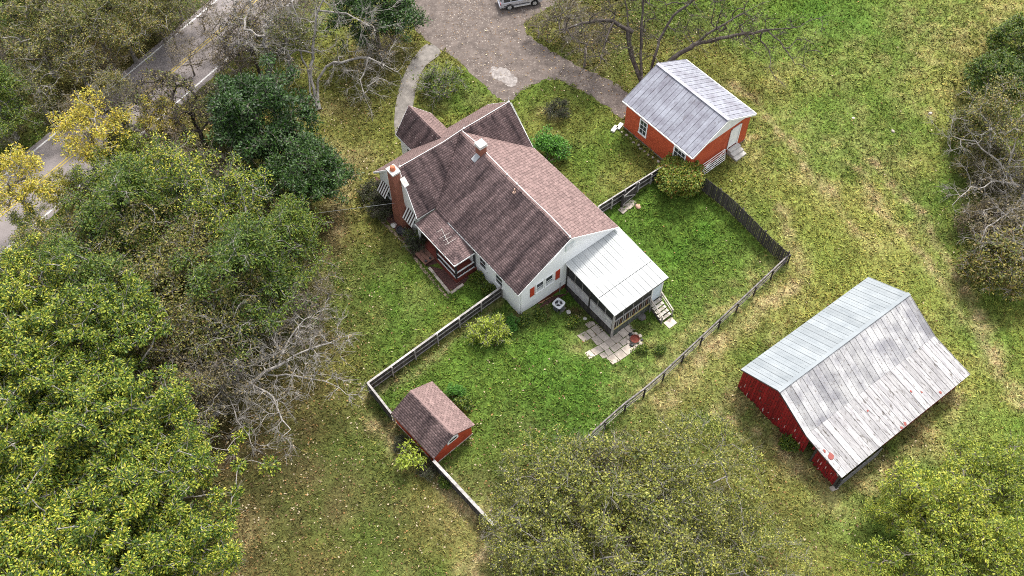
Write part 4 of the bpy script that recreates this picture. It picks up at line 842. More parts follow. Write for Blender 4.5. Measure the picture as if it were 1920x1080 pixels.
def limb_tree(key, seed, px, limbs, N, spread, leafm, barkm, per=0, rc=.8, ll=.24, lw=.12, r0=.3, rt=.02, twigs=5, tl=1.1, tr=.014, frac=.5, up=.6, from_=.35):
    """a tree whose main limbs were surveyed one by one: px is the foot, each limb a list of (u, v, height)"""
    r = np.random.RandomState(seed); p0 = GT(*px); nodes = [np.zeros(3)]; par = [-1]; cand = []
    for lm_ in limbs:
        pts = [Vector(G(u, v, h + p0.z)) - p0 for u, v, h in lm_]; last = 0
        if lm_[0][2] > 3.2: last = int(np.argmin([np.linalg.norm(q - np.array(pts[0])) for q in nodes]))
        prev = Vector(nodes[last])
        for i, q in enumerate(pts):
            m = max(1, int((q - prev).length / .8)); bend = Vector(r.normal(0, .12, 3))
            for j in range(1, m + 1):
                f = j / m; nodes.append(np.array(prev + (q - prev) * f + bend * math.sin(PI * f)) + r.normal(0, .05, 3) * (j < m)); par.append(last); last = len(nodes) - 1
                if (i + f) / len(pts) > from_: cand.append(last)
            prev = q
    base = np.array(nodes); tg = [base[cand[r.randint(len(cand))]] + r.normal(0, 1, 3) * np.array([spread, spread, spread * .6]) + np.array([0, 0, spread * up * .5]) for _ in range(N)]
    tg = [t for t in tg if t[2] > .5]; arr = base; tips = []
    for t in sorted(tg, key=lambda t: np.linalg.norm(base - t, axis=1).min()):
        dv = arr - t; c = np.linalg.norm(dv, axis=1); c[:3] += 5; i = int(np.argmin(c)); ln = c[i]; m = max(1, int(math.ceil(ln / .6))); b = r.normal(0, .13, 3) * ln; pi_ = i; new = []
        for j in range(1, m + 1):
            f = j / m; new.append(arr[i] + (t - arr[i]) * f + b * math.sin(PI * f)); par.append(pi_); pi_ = len(arr) + j - 1
        arr = np.vstack([arr, new]); tips.append(pi_)
    V, F = wood(seed, arr, np.array(par), tips, rt, r0, twigs, tl, tr); tm_ = npmesh('trunk', V, F, barkm); cm_ = None
    if per:
        ti = [t for t in tips if r.rand() < frac]; V, F = leaves(seed, arr[ti], per, rc, ll, lw); cm_ = npmesh('crown', V, F, leafm)
    return p0, tm_, cm_
def plant_limbs(label, *a, **k):
    p0, tm_, cm_ = limb_tree(*a, **k); t = thing('tree', label, 'tree', p0); link('trunk', tm_, t)
    if cm_: link('crown', cm_, t)
def leaves(seed, centres, per, rc, ll, lw, droop=.3, flat=.7, outward=.8, up=.5, vary=.5):
    """folded leaves in loose rosettes round the given points"""
    r = np.random.RandomState(seed + 7); cs = np.asarray(centres); nn = r.poisson(per, len(cs)); own = np.repeat(np.arange(len(cs)), nn); n = len(own)
    d = r.normal(0, 1, (n, 3)); d /= np.linalg.norm(d, axis=1)[:, None]; rad = rc * r.rand(n) ** .6 * (1 - vary / 2 + vary * r.rand(len(cs))[own]); p = cs[own] + d * rad[:, None] * np.array([1, 1, flat])
    axd = d * outward + r.normal(0, .5, (n, 3)) - np.array([0, 0, droop]); axd /= np.linalg.norm(axd, axis=1)[:, None]
    nv = r.normal(0, .6, (n, 3)) + np.array([0, 0, up + .6]) + d * .3; sd_ = np.cross(axd, nv); sd_ /= np.linalg.norm(sd_, axis=1)[:, None] + 1e-9; nv = np.cross(sd_, axd)
    s = r.uniform(.65, 1.3, n)[:, None]; L = axd * ll * s; Wd = sd_ * lw * s * .5
    V = np.stack([p, p + L * .45 + Wd - nv * lw * .12 * s, p + L, p + L * .45 - Wd - nv * lw * .12 * s], 1).reshape(-1, 3)
    return V, np.arange(n * 4).reshape(n, 4)
L_bright = leafmat('bright_leaves', [(.012, .03, .003), (.035, .085, .006), (.12, .19, .010), (.27, .31, .02), (.45, .43, .06), (.06, .12, .008), (.015, .04, .004)])
L_green = leafmat('green_leaves', [(.012, .03, .004), (.045, .10, .009), (.13, .19, .015), (.03, .065, .007), (.24, .26, .03)])
L_olive = leafmat('olive_leaves', [(.03, .035, .009), (.095, .10, .02), (.27, .25, .05), (.13, .085, .035), (.09, .13, .016), (.025, .03, .009)])
L_dark = leafmat('dark_glossy_leaves', [(.008, .022, .005), (.018, .052, .008), (.06, .13, .016), (.010, .032, .006)], .2, .5)
L_yellow = leafmat('yellow_leaves', [(.22, .22, .02), (.42, .37, .035), (.36, .27, .03), (.14, .18, .02), (.52, .45, .08)])
L_oy = leafmat('olive_yellow_leaves', [(.045, .055, .009), (.13, .15, .022), (.31, .31, .05), (.09, .125, .016), (.03, .04, .008), (.42, .41, .10)])
L_lime = leafmat('lime_leaves', [(.04, .075, .006), (.12, .18, .014), (.30, .34, .03), (.08, .125, .010), (.44, .44, .06)])
L_vivid = leafmat('vivid_green_leaves', [(.02, .07, .008), (.05, .16, .012), (.10, .26, .025), (.03, .10, .01)])
L_red = leafmat('reddish_shrub_leaves', [(.05, .10, .012), (.09, .16, .018), (.22, .23, .03), (.07, .13, .014), (.30, .28, .05), (.12, .18, .02), (.06, .11, .012), (.26, .10, .03)])
L_drk_tw = leafmat('dark_shrub_leaves', [(.02, .03, .012), (.04, .05, .018), (.06, .065, .03)])
L_brownish = leafmat('brown_scrub_leaves', [(.085, .075, .03), (.15, .12, .06), (.20, .155, .085), (.10, .085, .035)])
PROTO = {}
def proto(key, seed, H, R, z0, N, th, leafm, barkm, per=0, rc=.7, ll=.3, lw=.14, r0=.28, rt=.02, twigs=3, tl=.8, tr=.016, kw=None, lk=None, frac=1.):
    arr, par, tips = skeleton(seed, H, R, z0, N, th, **(kw or {}))
    V, F = wood(seed, arr, par, tips, rt, r0, twigs, tl, tr); tm_ = npmesh('trunk', V, F, barkm); cm_ = None
    if per:
        rr = np.random.RandomState(seed + 5); ti = [t for t in tips if rr.rand() < frac]; V, F = leaves(seed, arr[ti], per, rc, ll, lw, **(lk or {})); cm_ = npmesh('crown', V, F, leafm)
    PROTO[key] = (tm_, cm_, (z0 + H) / 2, kw.get('lean', (0, 0)) if kw else (0, 0)); return PROTO[key]
def plant(key, u, v, label, cat, s=1., hc=None, rz=None, name='tree', group=None, ground=False, leafm=None):
    """(u, v): where the middle of the crown is seen (or, with ground=True, the foot)"""
    tm_, cm_, cz, lean = PROTO[key]; rz = rnd.uniform(0, 2 * PI) if rz is None else rz
    if ground: p = GT(u, v)
    else:
        q = GT(u, v, cz * s); lx = (lean[0] * math.cos(rz) - lean[1] * math.sin(rz)) * s; ly = (lean[0] * math.sin(rz) + lean[1] * math.cos(rz)) * s
        p = Vector((q.x - lx, q.y - ly, float(T(q.x - lx, q.y - ly))))
    t = thing(name, label, cat, p, rz, group); t.scale = (s, s, s)
    link('trunk' if name == 'tree' else 'stems', tm_, t)
    if cm_: link('crown' if name == 'tree' else 'foliage', cm_, t)
    return t
FA_ = dict(K=13)
FB_ = dict(K=9, spread=.28)
proto('bright1', 11, 13, 5.6, 3.5, 150, 4, L_bright, bark_pale, 235, .66, .23, .10, kw=FA_, lk=dict(droop=.45, flat=.55, outward=1.0))
proto('bright2', 12, 12, 5.0, 3.0, 125, 4, L_bright, bark_pale, 235, .66, .23, .10, kw=FA_, lk=dict(droop=.45, flat=.55, outward=1.0))
proto('bright3', 13, 9, 4.2, 1.5, 125, 2.5, L_lime, bark_mid, 120, .7, .24, .11, kw=FA_, lk=dict(droop=.4, flat=.6, outward=1.0))
proto('green1', 14, 12, 4.8, 3.0, 135, 4, L_green, bark_pale, 130, .9, .26, .11, kw=FA_)
proto('green2', 15, 11, 4.2, 2.5, 110, 4, L_bright, bark_pale, 85, .9, .25, .10, kw=FB_, frac=.85, twigs=4)
proto('olive1', 16, 11, 4.6, 2.5, 135, 3.5, L_olive, bark_pale, 85, .95, .23, .11, kw=FB_, twigs=4)
proto('olive2', 17, 10, 4.2, 2.5, 110, 3, L_olive, bark_pale, 50, .95, .22, .11, kw=FB_, twigs=5, frac=.85)
proto('olive3', 18, 9, 4.0, 1.8, 110, 2, L_brownish, bark_pale, 48, .95, .22, .11, kw=FB_, twigs=5)
proto('magnolia', 19, 11, 4.8, .4, 240, 3, L_dark, bark_mid, 100, .75, .28, .14, kw=dict(K=16, spread=.2), lk=dict(droop=.1, flat=.8))
proto('yellow', 20, 11, 3.6, 4.5, 90, 4, L_yellow, bark_pale, 80, .85, .25, .12, kw=FA_, lk=dict(droop=.3, flat=.6))
proto('bare1', 21, 13, 6.0, 4.0, 85, 2.5, None, bark_pale, twigs=5, tl=1.1, tr=.015, r0=.42, rt=.028, kw=dict(surf=.55, seg=.9))
proto('bare2', 22, 12, 5.5, 3.5, 95, 1.6, L_brownish, bark_pale, 8, .9, .24, .12, twigs=6, tl=1.1, tr=.015, r0=.36, rt=.026, kw=dict(surf=.5, seg=.9, lean=(2.5, 0)), frac=.7)
proto('bare3', 23, 9, 5.0, 1.5, 110, .8, L_brownish, bark_pale, 8, .9, .24, .12, twigs=6, tl=1.1, tr=.016, r0=.30, rt=.026, kw=dict(surf=.5, lean=(3.4, 0)), frac=.6)
proto('walnut', 24, 12, 8.6, 5.0, 120, 2.0, L_olive, bark_mid, 12, .9, .26, .13, twigs=5, tl=1.15, tr=.014, r0=.55, rt=.026, kw=dict(surf=.6, seg=.9), frac=.5)
proto('sapling', 25, 9, 2.6, 3.0, 70, 4.5, L_olive, bark_dark, 12, .7, .24, .12, twigs=5, tl=.8, r0=.17, kw=dict(surf=.5, lean=(1.2, .3)), frac=.6)
proto('persim', 26, 5.5, 5.8, 1.0, 150, 1.2, L_oy, bark_pale, 85, .9, .21, .12, twigs=4, tl=1.1, tr=.010, r0=.13, rt=.012, kw=dict(surf=.2), frac=.8)
proto('scrub', 27, 4.0, 3.0, .2, 110, .5, L_brownish, bark_mid, 34, .7, .24, .12, twigs=5, tl=.7, r0=.12, kw=dict(surf=.5))
proto('thicket', 28, 5.0, 3.4, .2, 150, .6, L_olive, bark_pale, 55, .75, .28, .13, twigs=4, tl=.7, r0=.13, kw=dict(surf=.6))
proto('leafy_bush', 29, 6.0, 3.2, .1, 170, .8, L_green, bark_mid, 80, .7, .26, .13, twigs=2, r0=.12, kw=dict(surf=.7))
sk = dict(seg=.35, surf=.45, jit=.1, K=11, spread=.27)
L_limey = leafmat('lime_shrub_leaves', [(.10, .15, .012), (.20, .27, .025), (.33, .38, .05), (.14, .21, .02)])
proto('round_shrub', 31, 2.1, 1.5, .05, 90, .25, L_vivid, bark_mid, 65, .34, .17, .10, twigs=1, tl=.3, r0=.05, rt=.01, tr=.008, kw=sk)
proto('big_shrub', 32, 2.7, 2.0, .05, 190, .3, L_red, bark_mid, 85, .38, .20, .12, twigs=1, tl=.3, r0=.06, rt=.01, tr=.008, kw=dict(seg=.35, surf=.6, jit=.1))
proto('spiky_shrub', 33, 2.0, 1.6, .1, 90, .2, L_green, bark_pale, 26, .36, .2, .07, twigs=6, tl=.55, r0=.05, rt=.012, tr=.011, kw=sk)
proto('dark_shrub', 34, 1.7, 1.05, .05, 70, .2, L_drk_tw, bark_dark, 30, .3, .13, .08, twigs=6, tl=.45, r0=.05, rt=.012, tr=.010, kw=sk)
proto('lime_shrub', 35, 2.2, 1.45, .1, 80, .2, L_limey, bark_pale, 48, .36, .2, .08, twigs=4, tl=.5, r0=.05, rt=.012, tr=.01, kw=sk)
proto('small_plant', 36, .9, .6, .02, 34, .1, L_green, bark_mid, 24, .22, .15, .08, twigs=1, tl=.2, r0=.02, rt=.006, tr=.006, kw=dict(seg=.25, surf=.6))
proto('young_sapling', 37, 1.9, 1.0, .5, 26, .5, L_limey, bark_pale, 22, .34, .3, .10, twigs=1, tl=.4, r0=.035, rt=.01, tr=.008, kw=sk, lk=dict(droop=.3, flat=.5))
WL = 'trees of the woodland between the lawn and the road'
bright = [(70, 600, .95, 1, 'bright yellow green tree at the left picture edge just below the road'), (205, 640, 1, 2, 'bright drooping leaved tree upper in the clump of bright trees'), (30, 720, 1.05, 1, 'bright yellow green tree midway down the left picture edge'),
          (215, 800, 1.05, 2, 'broad bright leafy tree beside the pale leaning bare tree'), (50, 890, 1.0, 2, 'bright leafy tree low on the left picture edge'), (300, 950, .95, 1, 'bright leafy tree standing out onto the lower left grass'),
          (150, 1010, 1.0, 1, 'bright leafy tree at the bottom left corner clump'), (330, 1075, .85, 2, 'bright leafy tree cut by the bottom picture edge'), (-60, 1000, 1, 2, 'bright leafy tree in the extreme bottom left corner'), (120, 730, .9, 2, 'bright leafy tree in the middle of the bright clump'),
          (-70, 620, 1, 1, 'bright tree half outside the left picture edge'), (110, 1120, 1, 1, 'bright tree mostly below the bottom left edge'), (295, 870, .75, 1, 'smaller bright tree on the right fringe of the bright clump')]
for u, v, s, k, lb in bright: plant('bright%d' % k, u, v, lb, 'tree', s, group='bright leafy trees on the left')
for u, v, s, k, lb in [(135, 470, .85, 'olive1', 'olive leaved tree beside the road at the left edge'), (240, 400, .9, 'green1', 'green leafy tree below the yellow tree'), (330, 330, .9, 'green2', 'loose bright green tree next to the dark glossy tree'),
                       (280, 480, .95, 'olive1', 'dull olive tree in the heart of the woodland'), (420, 400, .9, 'green2', 'green tree with pale forked branches near the wood edge'), (455, 520, .95, 'green1', 'dark green tree bulging onto the lawn edge'), (335, 560, .95, 'olive1', 'olive tree above the pale bare tree'),
                       (150, 530, .9, 'green1', 'green tree behind the uppermost bright trees'), (535, 455, .75, 'green1', 'small dark green tree at the lawn edge under the glossy tree'), (400, 620, .9, 'olive2', 'sparse olive tree with bare twigs beside the bright clump'), (380, 730, .8, 'olive3', 'thin brownish tree at the foot of the pale bare tree'),
                       (470, 610, .7, 'olive2', 'thin olive tree on the lawn side of the wood'), (250, 290, .7, 'bright3', 'light green tree between the yellow tree and the saplings'), (350, 440, .8, 'olive3', 'brownish twiggy tree among the green trees'), (300, 220, .55, 'yellow', 'small yellow green tree beside the road edge line'),
                       (60, 530, .75, 'green2', 'green tree at the left edge against the road'), (590, 560, .6, 'olive3', 'low brown scrub tree nearest the farmhouse lawn')]:
    plant(k, u, v, lb, 'tree', s, group=WL)
plant('yellow', 175, 245, 'golden yellow tree leaning over the road edge', 'tree', .85); plant('yellow', 25, 345, 'golden yellow tree at the left picture edge over the road', 'tree', .85)
plant('magnolia', 500, 225, 'dark glossy evergreen tree with dense low crown', 'tree', 1.0); plant('magnolia', 560, 330, 'dark shaded evergreen tree in front of the glossy one', 'tree', .82); plant('magnolia', 455, 195, 'dark evergreen touching the road edge line', 'tree', .6)
plant('magnolia', 700, 20, 'dark evergreen at the top edge beside the driveway', 'tree', .85)
for u, v, s, rz, lb in [(330, 175, 1, 2.4, 'dark stemmed sapling leaning across the road, nearest the glossy evergreen'), (295, 165, .95, 2.6, 'dark stemmed sapling leaning across the yellow centre line'), (200, 225, 1., 2.7, 'dark stemmed sapling leaning over the road beside the yellow tree'), (250, 205, .9, 2.2, 'thin dark sapling among the road edge saplings'),
                        (405, 190, .9, 2.2, 'brownish sapling behind the dark glossy evergreen'), (360, 215, .8, 2.0, 'twiggy sapling at the white road edge line'), (450, 60, .95, 2.3, 'twiggy sapling over the upper stretch of road')]:
    plant('sapling', u, v, lb, 'tree', s, rz=rz, group='saplings along the road')
proto('twiggy', 38, 8, 3.6, 2.0, 90, 2, L_brownish, bark_mid, 16, .9, .24, .12, twigs=7, tl=1.0, tr=.013, r0=.15, rt=.014, kw=dict(surf=.4), frac=.7)
for u, v, s, lb in [(500, 35, .9, 'brown twiggy tree overhanging the top of the road'), (560, 20, .7, 'brown twiggy tree on the house side of the upper road'), (430, 110, .7, 'brown twiggy tree between road and dark evergreen'), (300, 260, .8, 'twiggy brown tree in the gap below the saplings'), (400, 330, .9, 'twiggy brown tree left of the dark shaded evergreen'),
                    (560, 620, .8, 'brown twiggy tree above the pale leaning tree'), (210, 520, .8, 'twiggy brown tree in the middle of the wood'), (710, 75, .7, 'pale twiggy bush tree between dark evergreen and footpath'), (400, 690, .9, 'twiggy brown tree between bright clump and leaning tree'), (1100, 70, .8, 'brown twiggy tree at the driveway edge below the car'), (1010, 45, .4, 'small twiggy tree at the driveway bend by the car')]:
    plant('twiggy', u, v, lb, 'tree', s, group='brown twiggy trees')
for u, v, s, k, lb in [(475, 20, .7, 'twiggy', 'brown twiggy tree over the topmost stretch of road'), (440, 95, .7, 'twiggy', 'brown twiggy tree on the near white line of the road'), (415, 60, .75, 'twiggy', 'brown twiggy tree straddling the yellow line'), (285, 185, .6, 'twiggy', 'brown twiggy tree over the road above the green trees'), (350, 100, .6, 'twiggy', 'thin brown tree over the far lane beyond the saplings'), (150, 215, .5, 'olive3', 'low brown tree on the far bank behind the yellow tree'), (540, 5, .8, 'twiggy', 'brown twiggy tree over the near lane at the top edge'), (370, 15, .6, 'twiggy', 'brown twiggy tree on the far white line of the road'),
                       (530, 70, .8, 'olive2', 'olive twiggy tree between road and bare lawn tree'), (215, 170, .55, 'olive2', 'small olive tree on the far road bank'), (105, 360, .5, 'yellow', 'small yellow tree hanging over the near lane of the road'), (65, 420, .5, 'green2', 'small green tree over the road at the left edge'), (150, 345, .5, 'twiggy', 'twiggy tree over the near white line beside the green trees'), (320, 60, .5, 'twiggy', 'small twiggy tree over the far lane near the top')]:
    plant(k, u, v, lb, 'tree', s, group='trees hanging over the road')
for u, v, s, k in [(180, 460, .8, 'olive2'), (260, 430, .7, 'green2'), (300, 390, .7, 'olive3'), (380, 480, .8, 'twiggy'), (250, 560, .8, 'green2'), (420, 450, .6, 'olive2'), (100, 500, .7, 'green2'), (330, 640, .9, 'twiggy'), (440, 570, .7, 'olive3'), (500, 520, .6, 'green1'), (360, 380, .7, 'green1'), (110, 500, .7, 'olive3'),
                   (310, 700, .8, 'olive1'), (200, 340, .7, 'green2'), (510, 400, .6, 'olive2'), (400, 540, .9, 'olive1'), (480, 480, .7, 'twiggy'), (540, 520, .55, 'olive2'), (350, 800, .7, 'olive2'), (330, 880, .6, 'twiggy')]:
    plant(k, u, v, 'nondescript tree merging into the woodland canopy left of the lawn', 'tree', s, group='merged canopy trees of the left wood')
AR = 'trees on the far side of the road'
for u, v, s, k, lb in [(60, 60, .9, 'olive1', 'olive tree in the top left corner across the road'), (135, 105, .7, 'olive2', 'sparse olive tree across the road above the yellow tree'), (225, 45, .75, 'olive1', 'olive tree across the road near the top edge'), (60, 165, .7, 'olive2', 'grey twigged tree across the road left of the yellow tree'),
                       (160, 10, .9, 'olive1', 'olive tree at the top edge across the road'), (320, -25, .7, 'olive2', 'brown twiggy tree at the top edge above the road line'), (-10, 190, .7, 'green1', 'green tree at the left edge across the road'), (90, -20, .9, 'olive3', 'brownish tree half above the top left edge'), (10, 110, .7, 'olive3', 'brown scrubby tree at the left edge across the road'),
                       (10, 10, .7, 'green1', 'green treetop in the extreme top left corner'), (205, 120, .5, 'olive3', 'low brown tree close to the far road edge'), (290, 30, .55, 'olive1', 'small olive tree over the far road shoulder'), (10, 245, .45, 'olive2', 'small twiggy tree by the far road edge at the left'), (270, -50, .8, 'olive1', 'olive tree mostly above the top edge'), (110, 205, .4, 'thicket', 'low thicket on the far road bank')]:
    plant(k, u, v, lb, 'tree', s, group=AR)

plant('bare2', 470, 55, 'bare pale tree by the upper road edge', 'tree', .8, rz=2.2)


plant('olive3', 1060, 20, 'brown leaved tree half hiding the parked car', 'tree', .55)

plant_limbs('tall bare pale tree in the lawn beside the dark evergreens', 'b1', 41, (598, 205), [[(588, 165, 1.6), (582, 125, 3.0), (586, 90, 4.4), (592, 40, 6.6), (606, 0, 8.4), (625, -30, 10)], [(580, 150, 2.2), (566, 110, 3.6), (558, 60, 5.6), (548, 10, 7.8), (540, -30, 9.6)], [(596, 150, 1.8), (612, 125, 2.8), (640, 118, 3.4), (690, 108, 4.0), (745, 135, 4.0)], [(586, 100, 4), (540, 95, 5), (500, 75, 5.6), (470, 60, 6.2)], [(600, 20, 7.6), (650, 25, 8), (700, 50, 8)], [(690, 110, 4.0), (675, 150, 3.6), (690, 195, 3.0)]],
            150, 1.25, L_brownish, bark_pale, 7, frac=.35, twigs=9, tl=1.1, tr=.013, r0=.24, rt=.016)
plant_limbs('large spreading tree with dark trunk behind the garage', 'wn', 42, (1212, 192), [[(1190, 120, 2.6), (1178, 70, 4.6), (1176, 20, 6.6), (1165, -30, 8.8)], [(1202, 130, 2.4), (1202, 60, 5), (1206, 0, 7.4), (1205, -50, 9.6)], [(1222, 125, 2.4), (1236, 75, 4.4), (1262, 30, 6.4), (1300, 0, 8), (1350, -30, 9.4)], [(1240, 130, 2.0), (1275, 100, 2.8), (1310, 78, 3.6), (1375, 35, 5.2), (1430, 5, 6.6)], [(1300, 84, 3.4), (1380, 66, 4.2), (1450, 55, 5), (1500, 50, 5.4)], [(1186, 60, 5), (1150, 40, 5.8), (1105, 42, 6.2), (1060, 55, 6.2), (1030, 80, 5.6)], [(1150, 42, 5.8), (1135, 80, 5.4), (1125, 120, 4.8)], [(1440, 58, 4.8), (1470, 90, 4.4), (1490, 120, 4)]],
            230, 1.35, L_olive, bark_dark, 10, frac=.45, twigs=6, tl=1.15, tr=.015, r0=.42, rt=.018)
plant_limbs('bare pale tree leaning out over the lower lawn', 'b3', 43, (392, 800), [[(405, 762, 1.6), (435, 742, 2.8), (480, 712, 4.2), (525, 685, 5.2), (580, 655, 6.0), (640, 632, 6.4)], [(470, 718, 4.0), (500, 735, 4.6), (520, 765, 4.8), (545, 805, 4.6)], [(500, 702, 4.4), (555, 705, 5.2), (610, 715, 5.4), (650, 740, 5.2)], [(430, 746, 3.4), (445, 790, 3.6), (470, 830, 3.4)], [(520, 690, 5), (540, 640, 5.8), (570, 600, 6.4)], [(450, 735, 3.6), (440, 690, 4.6), (450, 640, 5.6)]],
            190, 1.1, L_brownish, bark_pale, 10, frac=.45, twigs=6, tl=1.0, tr=.015, r0=.22, rt=.017)
plant_limbs('pale bare tree reaching left from the right picture edge', 'b4', 44, (1955, 385), [[(1935, 350, 1.8), (1900, 345, 3.2), (1860, 340, 4.0), (1820, 350, 4.4), (1785, 385, 4.2)], [(1900, 345, 3.3), (1870, 300, 4.4), (1830, 265, 5), (1785, 255, 5)], [(1925, 352, 2.4), (1895, 395, 3.4), (1850, 425, 3.8), (1840, 450, 3.6)], [(1890, 330, 3.6), (1900, 280, 4.8), (1920, 220, 6)], [(1920, 360, 3.3), (1915, 430, 3.6), (1900, 500, 3.6)]],
            150, 1.1, L_brownish, bark_pale, 7, frac=.35, twigs=6, tl=1.0, tr=.015, r0=.22, rt=.017)
RS = 'scrub along the right field edge'
for u, v, s, k, lb in [(1870, 150, .95, 'leafy_bush', 'green bush at the top of the right hand scrub'), (1910, 80, .9, 'leafy_bush', 'green bush at the right edge nearest the top corner'), (1840, 240, .8, 'thicket', 'dull green thicket under the leafy bush'), (1910, 220, .9, 'olive1', 'olive tree at the right picture edge in the scrub'), (1880, 330, 1., 'scrub', 'brown scrub beneath the pale bare tree'),
                       (1905, 430, 1.1, 'scrub', 'brown scrub at the right edge below the pale bare tree'), (1890, 490, 1., 'thicket', 'dark green thicket lowest in the right hand scrub'), (1840, 410, .7, 'scrub', 'low brown scrub on the field side of the right hand thicket'), (1850, 310, .7, 'thicket', 'small thicket between bush and bare tree')]:
    plant(k, u, v, lb, 'bush' if k != 'olive1' else 'tree', s, name='bush' if k != 'olive1' else 'tree', group=RS)
plant('persim', 1120, 945, 'sparse yellow green tree between the shed fence and the barn', 'tree', 1.05, rz=.4); plant('persim', 1300, 905, 'thin yellowish tree on the barn side of the lower trees', 'tree', .85, rz=2.4); plant('persim', 1030, 1030, 'yellow green tree below the end of the shed fence', 'tree', .7, rz=3.9)
plant('persim', 1035, 915, 'yellow green tree hiding the lower end of the rail fence', 'tree', .75, rz=1.9); plant('persim', 985, 985, 'small yellow green tree at the meeting corner of shed fence and rail fence', 'tree', .5, rz=4.4); plant('persim', 1220, 930, 'yellow green tree in the middle of the lower trees', 'tree', .8, rz=.9)
plant('persim', 1220, 1060, 'yellow green tree at the bottom edge in the middle', 'tree', .95, rz=5.2); plant('olive2', 1130, 850, 'thin olive tree overhanging the rail fence end', 'tree', .45); plant('persim', 1400, 1060, 'faint yellowish tree at the bottom edge below the barn', 'tree', .7, rz=1.2)
plant('bright3', 1790, 960, 'bright lime green tree in the bottom right corner', 'tree', .95); plant('bright3', 1880, 900, 'lime green tree at the right edge below the barn', 'tree', .8); plant('bright3', 1730, 1050, 'lime green tree at the bottom edge right of centre', 'tree', .85); plant('bright3', 1890, 1060, 'lime green tree in the extreme bottom right corner', 'tree', .9)
plant('bright3', 1690, 960, 'small lime green tree on the field side of the bottom right clump', 'tree', .5)
for k, u, v, lb, s in [('spiky_shrub', 828, 152, 'sprawling thin shrub between the footpath and the driveway', 1.25), ('dark_shrub', 1048, 207, 'dark twiggy shrub inside a pale ring on the lawn', 1.0), ('round_shrub', 1027, 278, 'vivid green round shrub against the farmhouse side wall', 1.15),
                       ('big_shrub', 1277, 326, 'large round shrub with orange tinged leaves beside the garage', 1.15), ('lime_shrub', 922, 612, 'lime green shrub on the yard side of the house corner fence', 1.0), ('dark_shrub', 700, 360, 'dark shrub under the first striped awning', 1.0), ('dark_shrub', 712, 392, 'dark shrub at the foot of the tall chimney', 1.0),
                       ('dark_shrub', 722, 375, 'dark shrub between awning and tall chimney', .9), ('spiky_shrub', 775, 448, 'thin dark plant between chimney and side porch', .6), ('dark_shrub', 783, 455, 'dark shrub beside the white porch post', .8), ('round_shrub', 852, 737, 'green weed clump behind the garden shed', .5), ('small_plant', 868, 757, 'small green weed at the shed roof edge', 1.2),
                       ('young_sapling', 772, 872, 'young lime sapling outside the fence beside the garden shed', 1.1), ('round_shrub', 956, 607, 'low green plant beside the lime shrub', .5), ('small_plant', 1205, 655, 'small weed at the fire pit', .8), ('small_plant', 835, 905, 'weed by the inside of the shed fence', 1.), ('dark_shrub', 800, 880, 'dark brambles under the shed corner', .7),
                       ('dark_shrub', 755, 832, 'dark weeds along the outside of the shed', .6), ('small_plant', 985, 600, 'small plant at the white house corner', 1.), ('small_plant', 1015, 590, 'weed against the brick base of the front gable', 1.0), ('small_plant', 1075, 605, 'weed between air conditioner and porch skirt', 1.0),
                       ('small_plant', 895, 520, 'weed at the end of the side porch', 1.), ('small_plant', 915, 540, 'weed under the long white side wall', 1.), ('small_plant', 1480, 830, 'nettle clump in front of the barn opening', 1.3), ('small_plant', 1238, 655, 'weed clump near the porch stairs foot', .8)]:
    plant(k, u, v, lb, 'shrub' if k != 'young_sapling' else 'sapling', s, name='shrub' if k != 'young_sapling' else 'young_sapling', ground=k == 'young_sapling')
# ring of pale stones round the dark shrub
pr_ = MB(); c0 = GT(1048, 213)
# overhead service wire from the chimney to the woodland
tag(MB().tube((0, 0, 0), G(575, 402, 4.6) - Vector(at_house(.2, -7.9, 3.6)) if False else (Vector(G(575, 402, 4.6)) - at_house(.2, -7.95, 3.4)), .011, n=4).build('service_wire', grey_metal, None, loc=at_house(.2, -7.95, 3.4)), 'thin white service wire strung from the tall chimney to the wood', 'wire')
# ================================================================== GRASS, LEAVES
def outside(x, y, polys):
    m = np.ones(x.shape, bool)
    for P in polys: m &= ~inpoly(x, y, P)
    return m
def rect(ox, oy, yaw, a0, a1, b0, b1): return [(ox + a * math.cos(yaw) - b * math.sin(yaw), oy + a * math.sin(yaw) + b * math.cos(yaw)) for a, b in ((a0, b0), (a1, b0), (a1, b1), (a0, b1))]
NOGRASS = [[at_house(*q) for q in PP], P_DRIVE, P_PATH, P_ROAD, P_BED, rect(HX, HY, HYAW, .8, 14.5, -5.3, 5.3), rect(HX, HY, HYAW, -3.4, 2.7, -7.1, 5.2), rect(HX, HY, HYAW, -6, -3, -3, .5), rect(HX, HY, HYAW, 14.5, 20.8, -.05, 5.7), rect(HX, HY, HYAW, 20.8, 23.5, 4.2, 5.5),
           rect(GXo, GYo, GYAW, .3, GL - .3, -GW + .3, GW - .3), rect(BXo, BYo, BYAW, .3, bL - .3, -w1 + .2, w2 - .3), rect(SX, SY, SYAW, .2, SL - .2, -SW + .2, SW - .2)]
rs = np.random.RandomState(5)
def scatter(n):
    u = rs.uniform(-60, 1980, n); v = rs.uniform(-60, 1140, n)       # even over the surveyed strip of land, denser where it is seen close
    du, dv = (u - 960) / CF, (v - 540) / CF; x = _c * du + _s * dv; Y_ = -(-_s * du + _c * dv)
    Yd = math.cos(CP) + Y_ * math.sin(CP); Zd = -math.sin(CP) + Y_ * math.cos(CP); t = -CH / Zd; return x * t, Yd * t
x, y = rs.uniform(-54, 56, 330000), rs.uniform(22, 92, 330000)
k = (np.abs(x) < 30 + .36 * y) & outside(x + 1.3 * (fbm(x, y, 1.1, 3) - .5), y + 1.3 * (fbm(x + 33, y, 1.1, 3) - .5), NOGRASS[1:3]) & outside(x, y, NOGRASS[:1] + NOGRASS[3:]) & (rs.rand(len(x)) < .45 + .9 * fbm(x, y, 2.2)); x, y = x[k], y[k]; n = len(x)
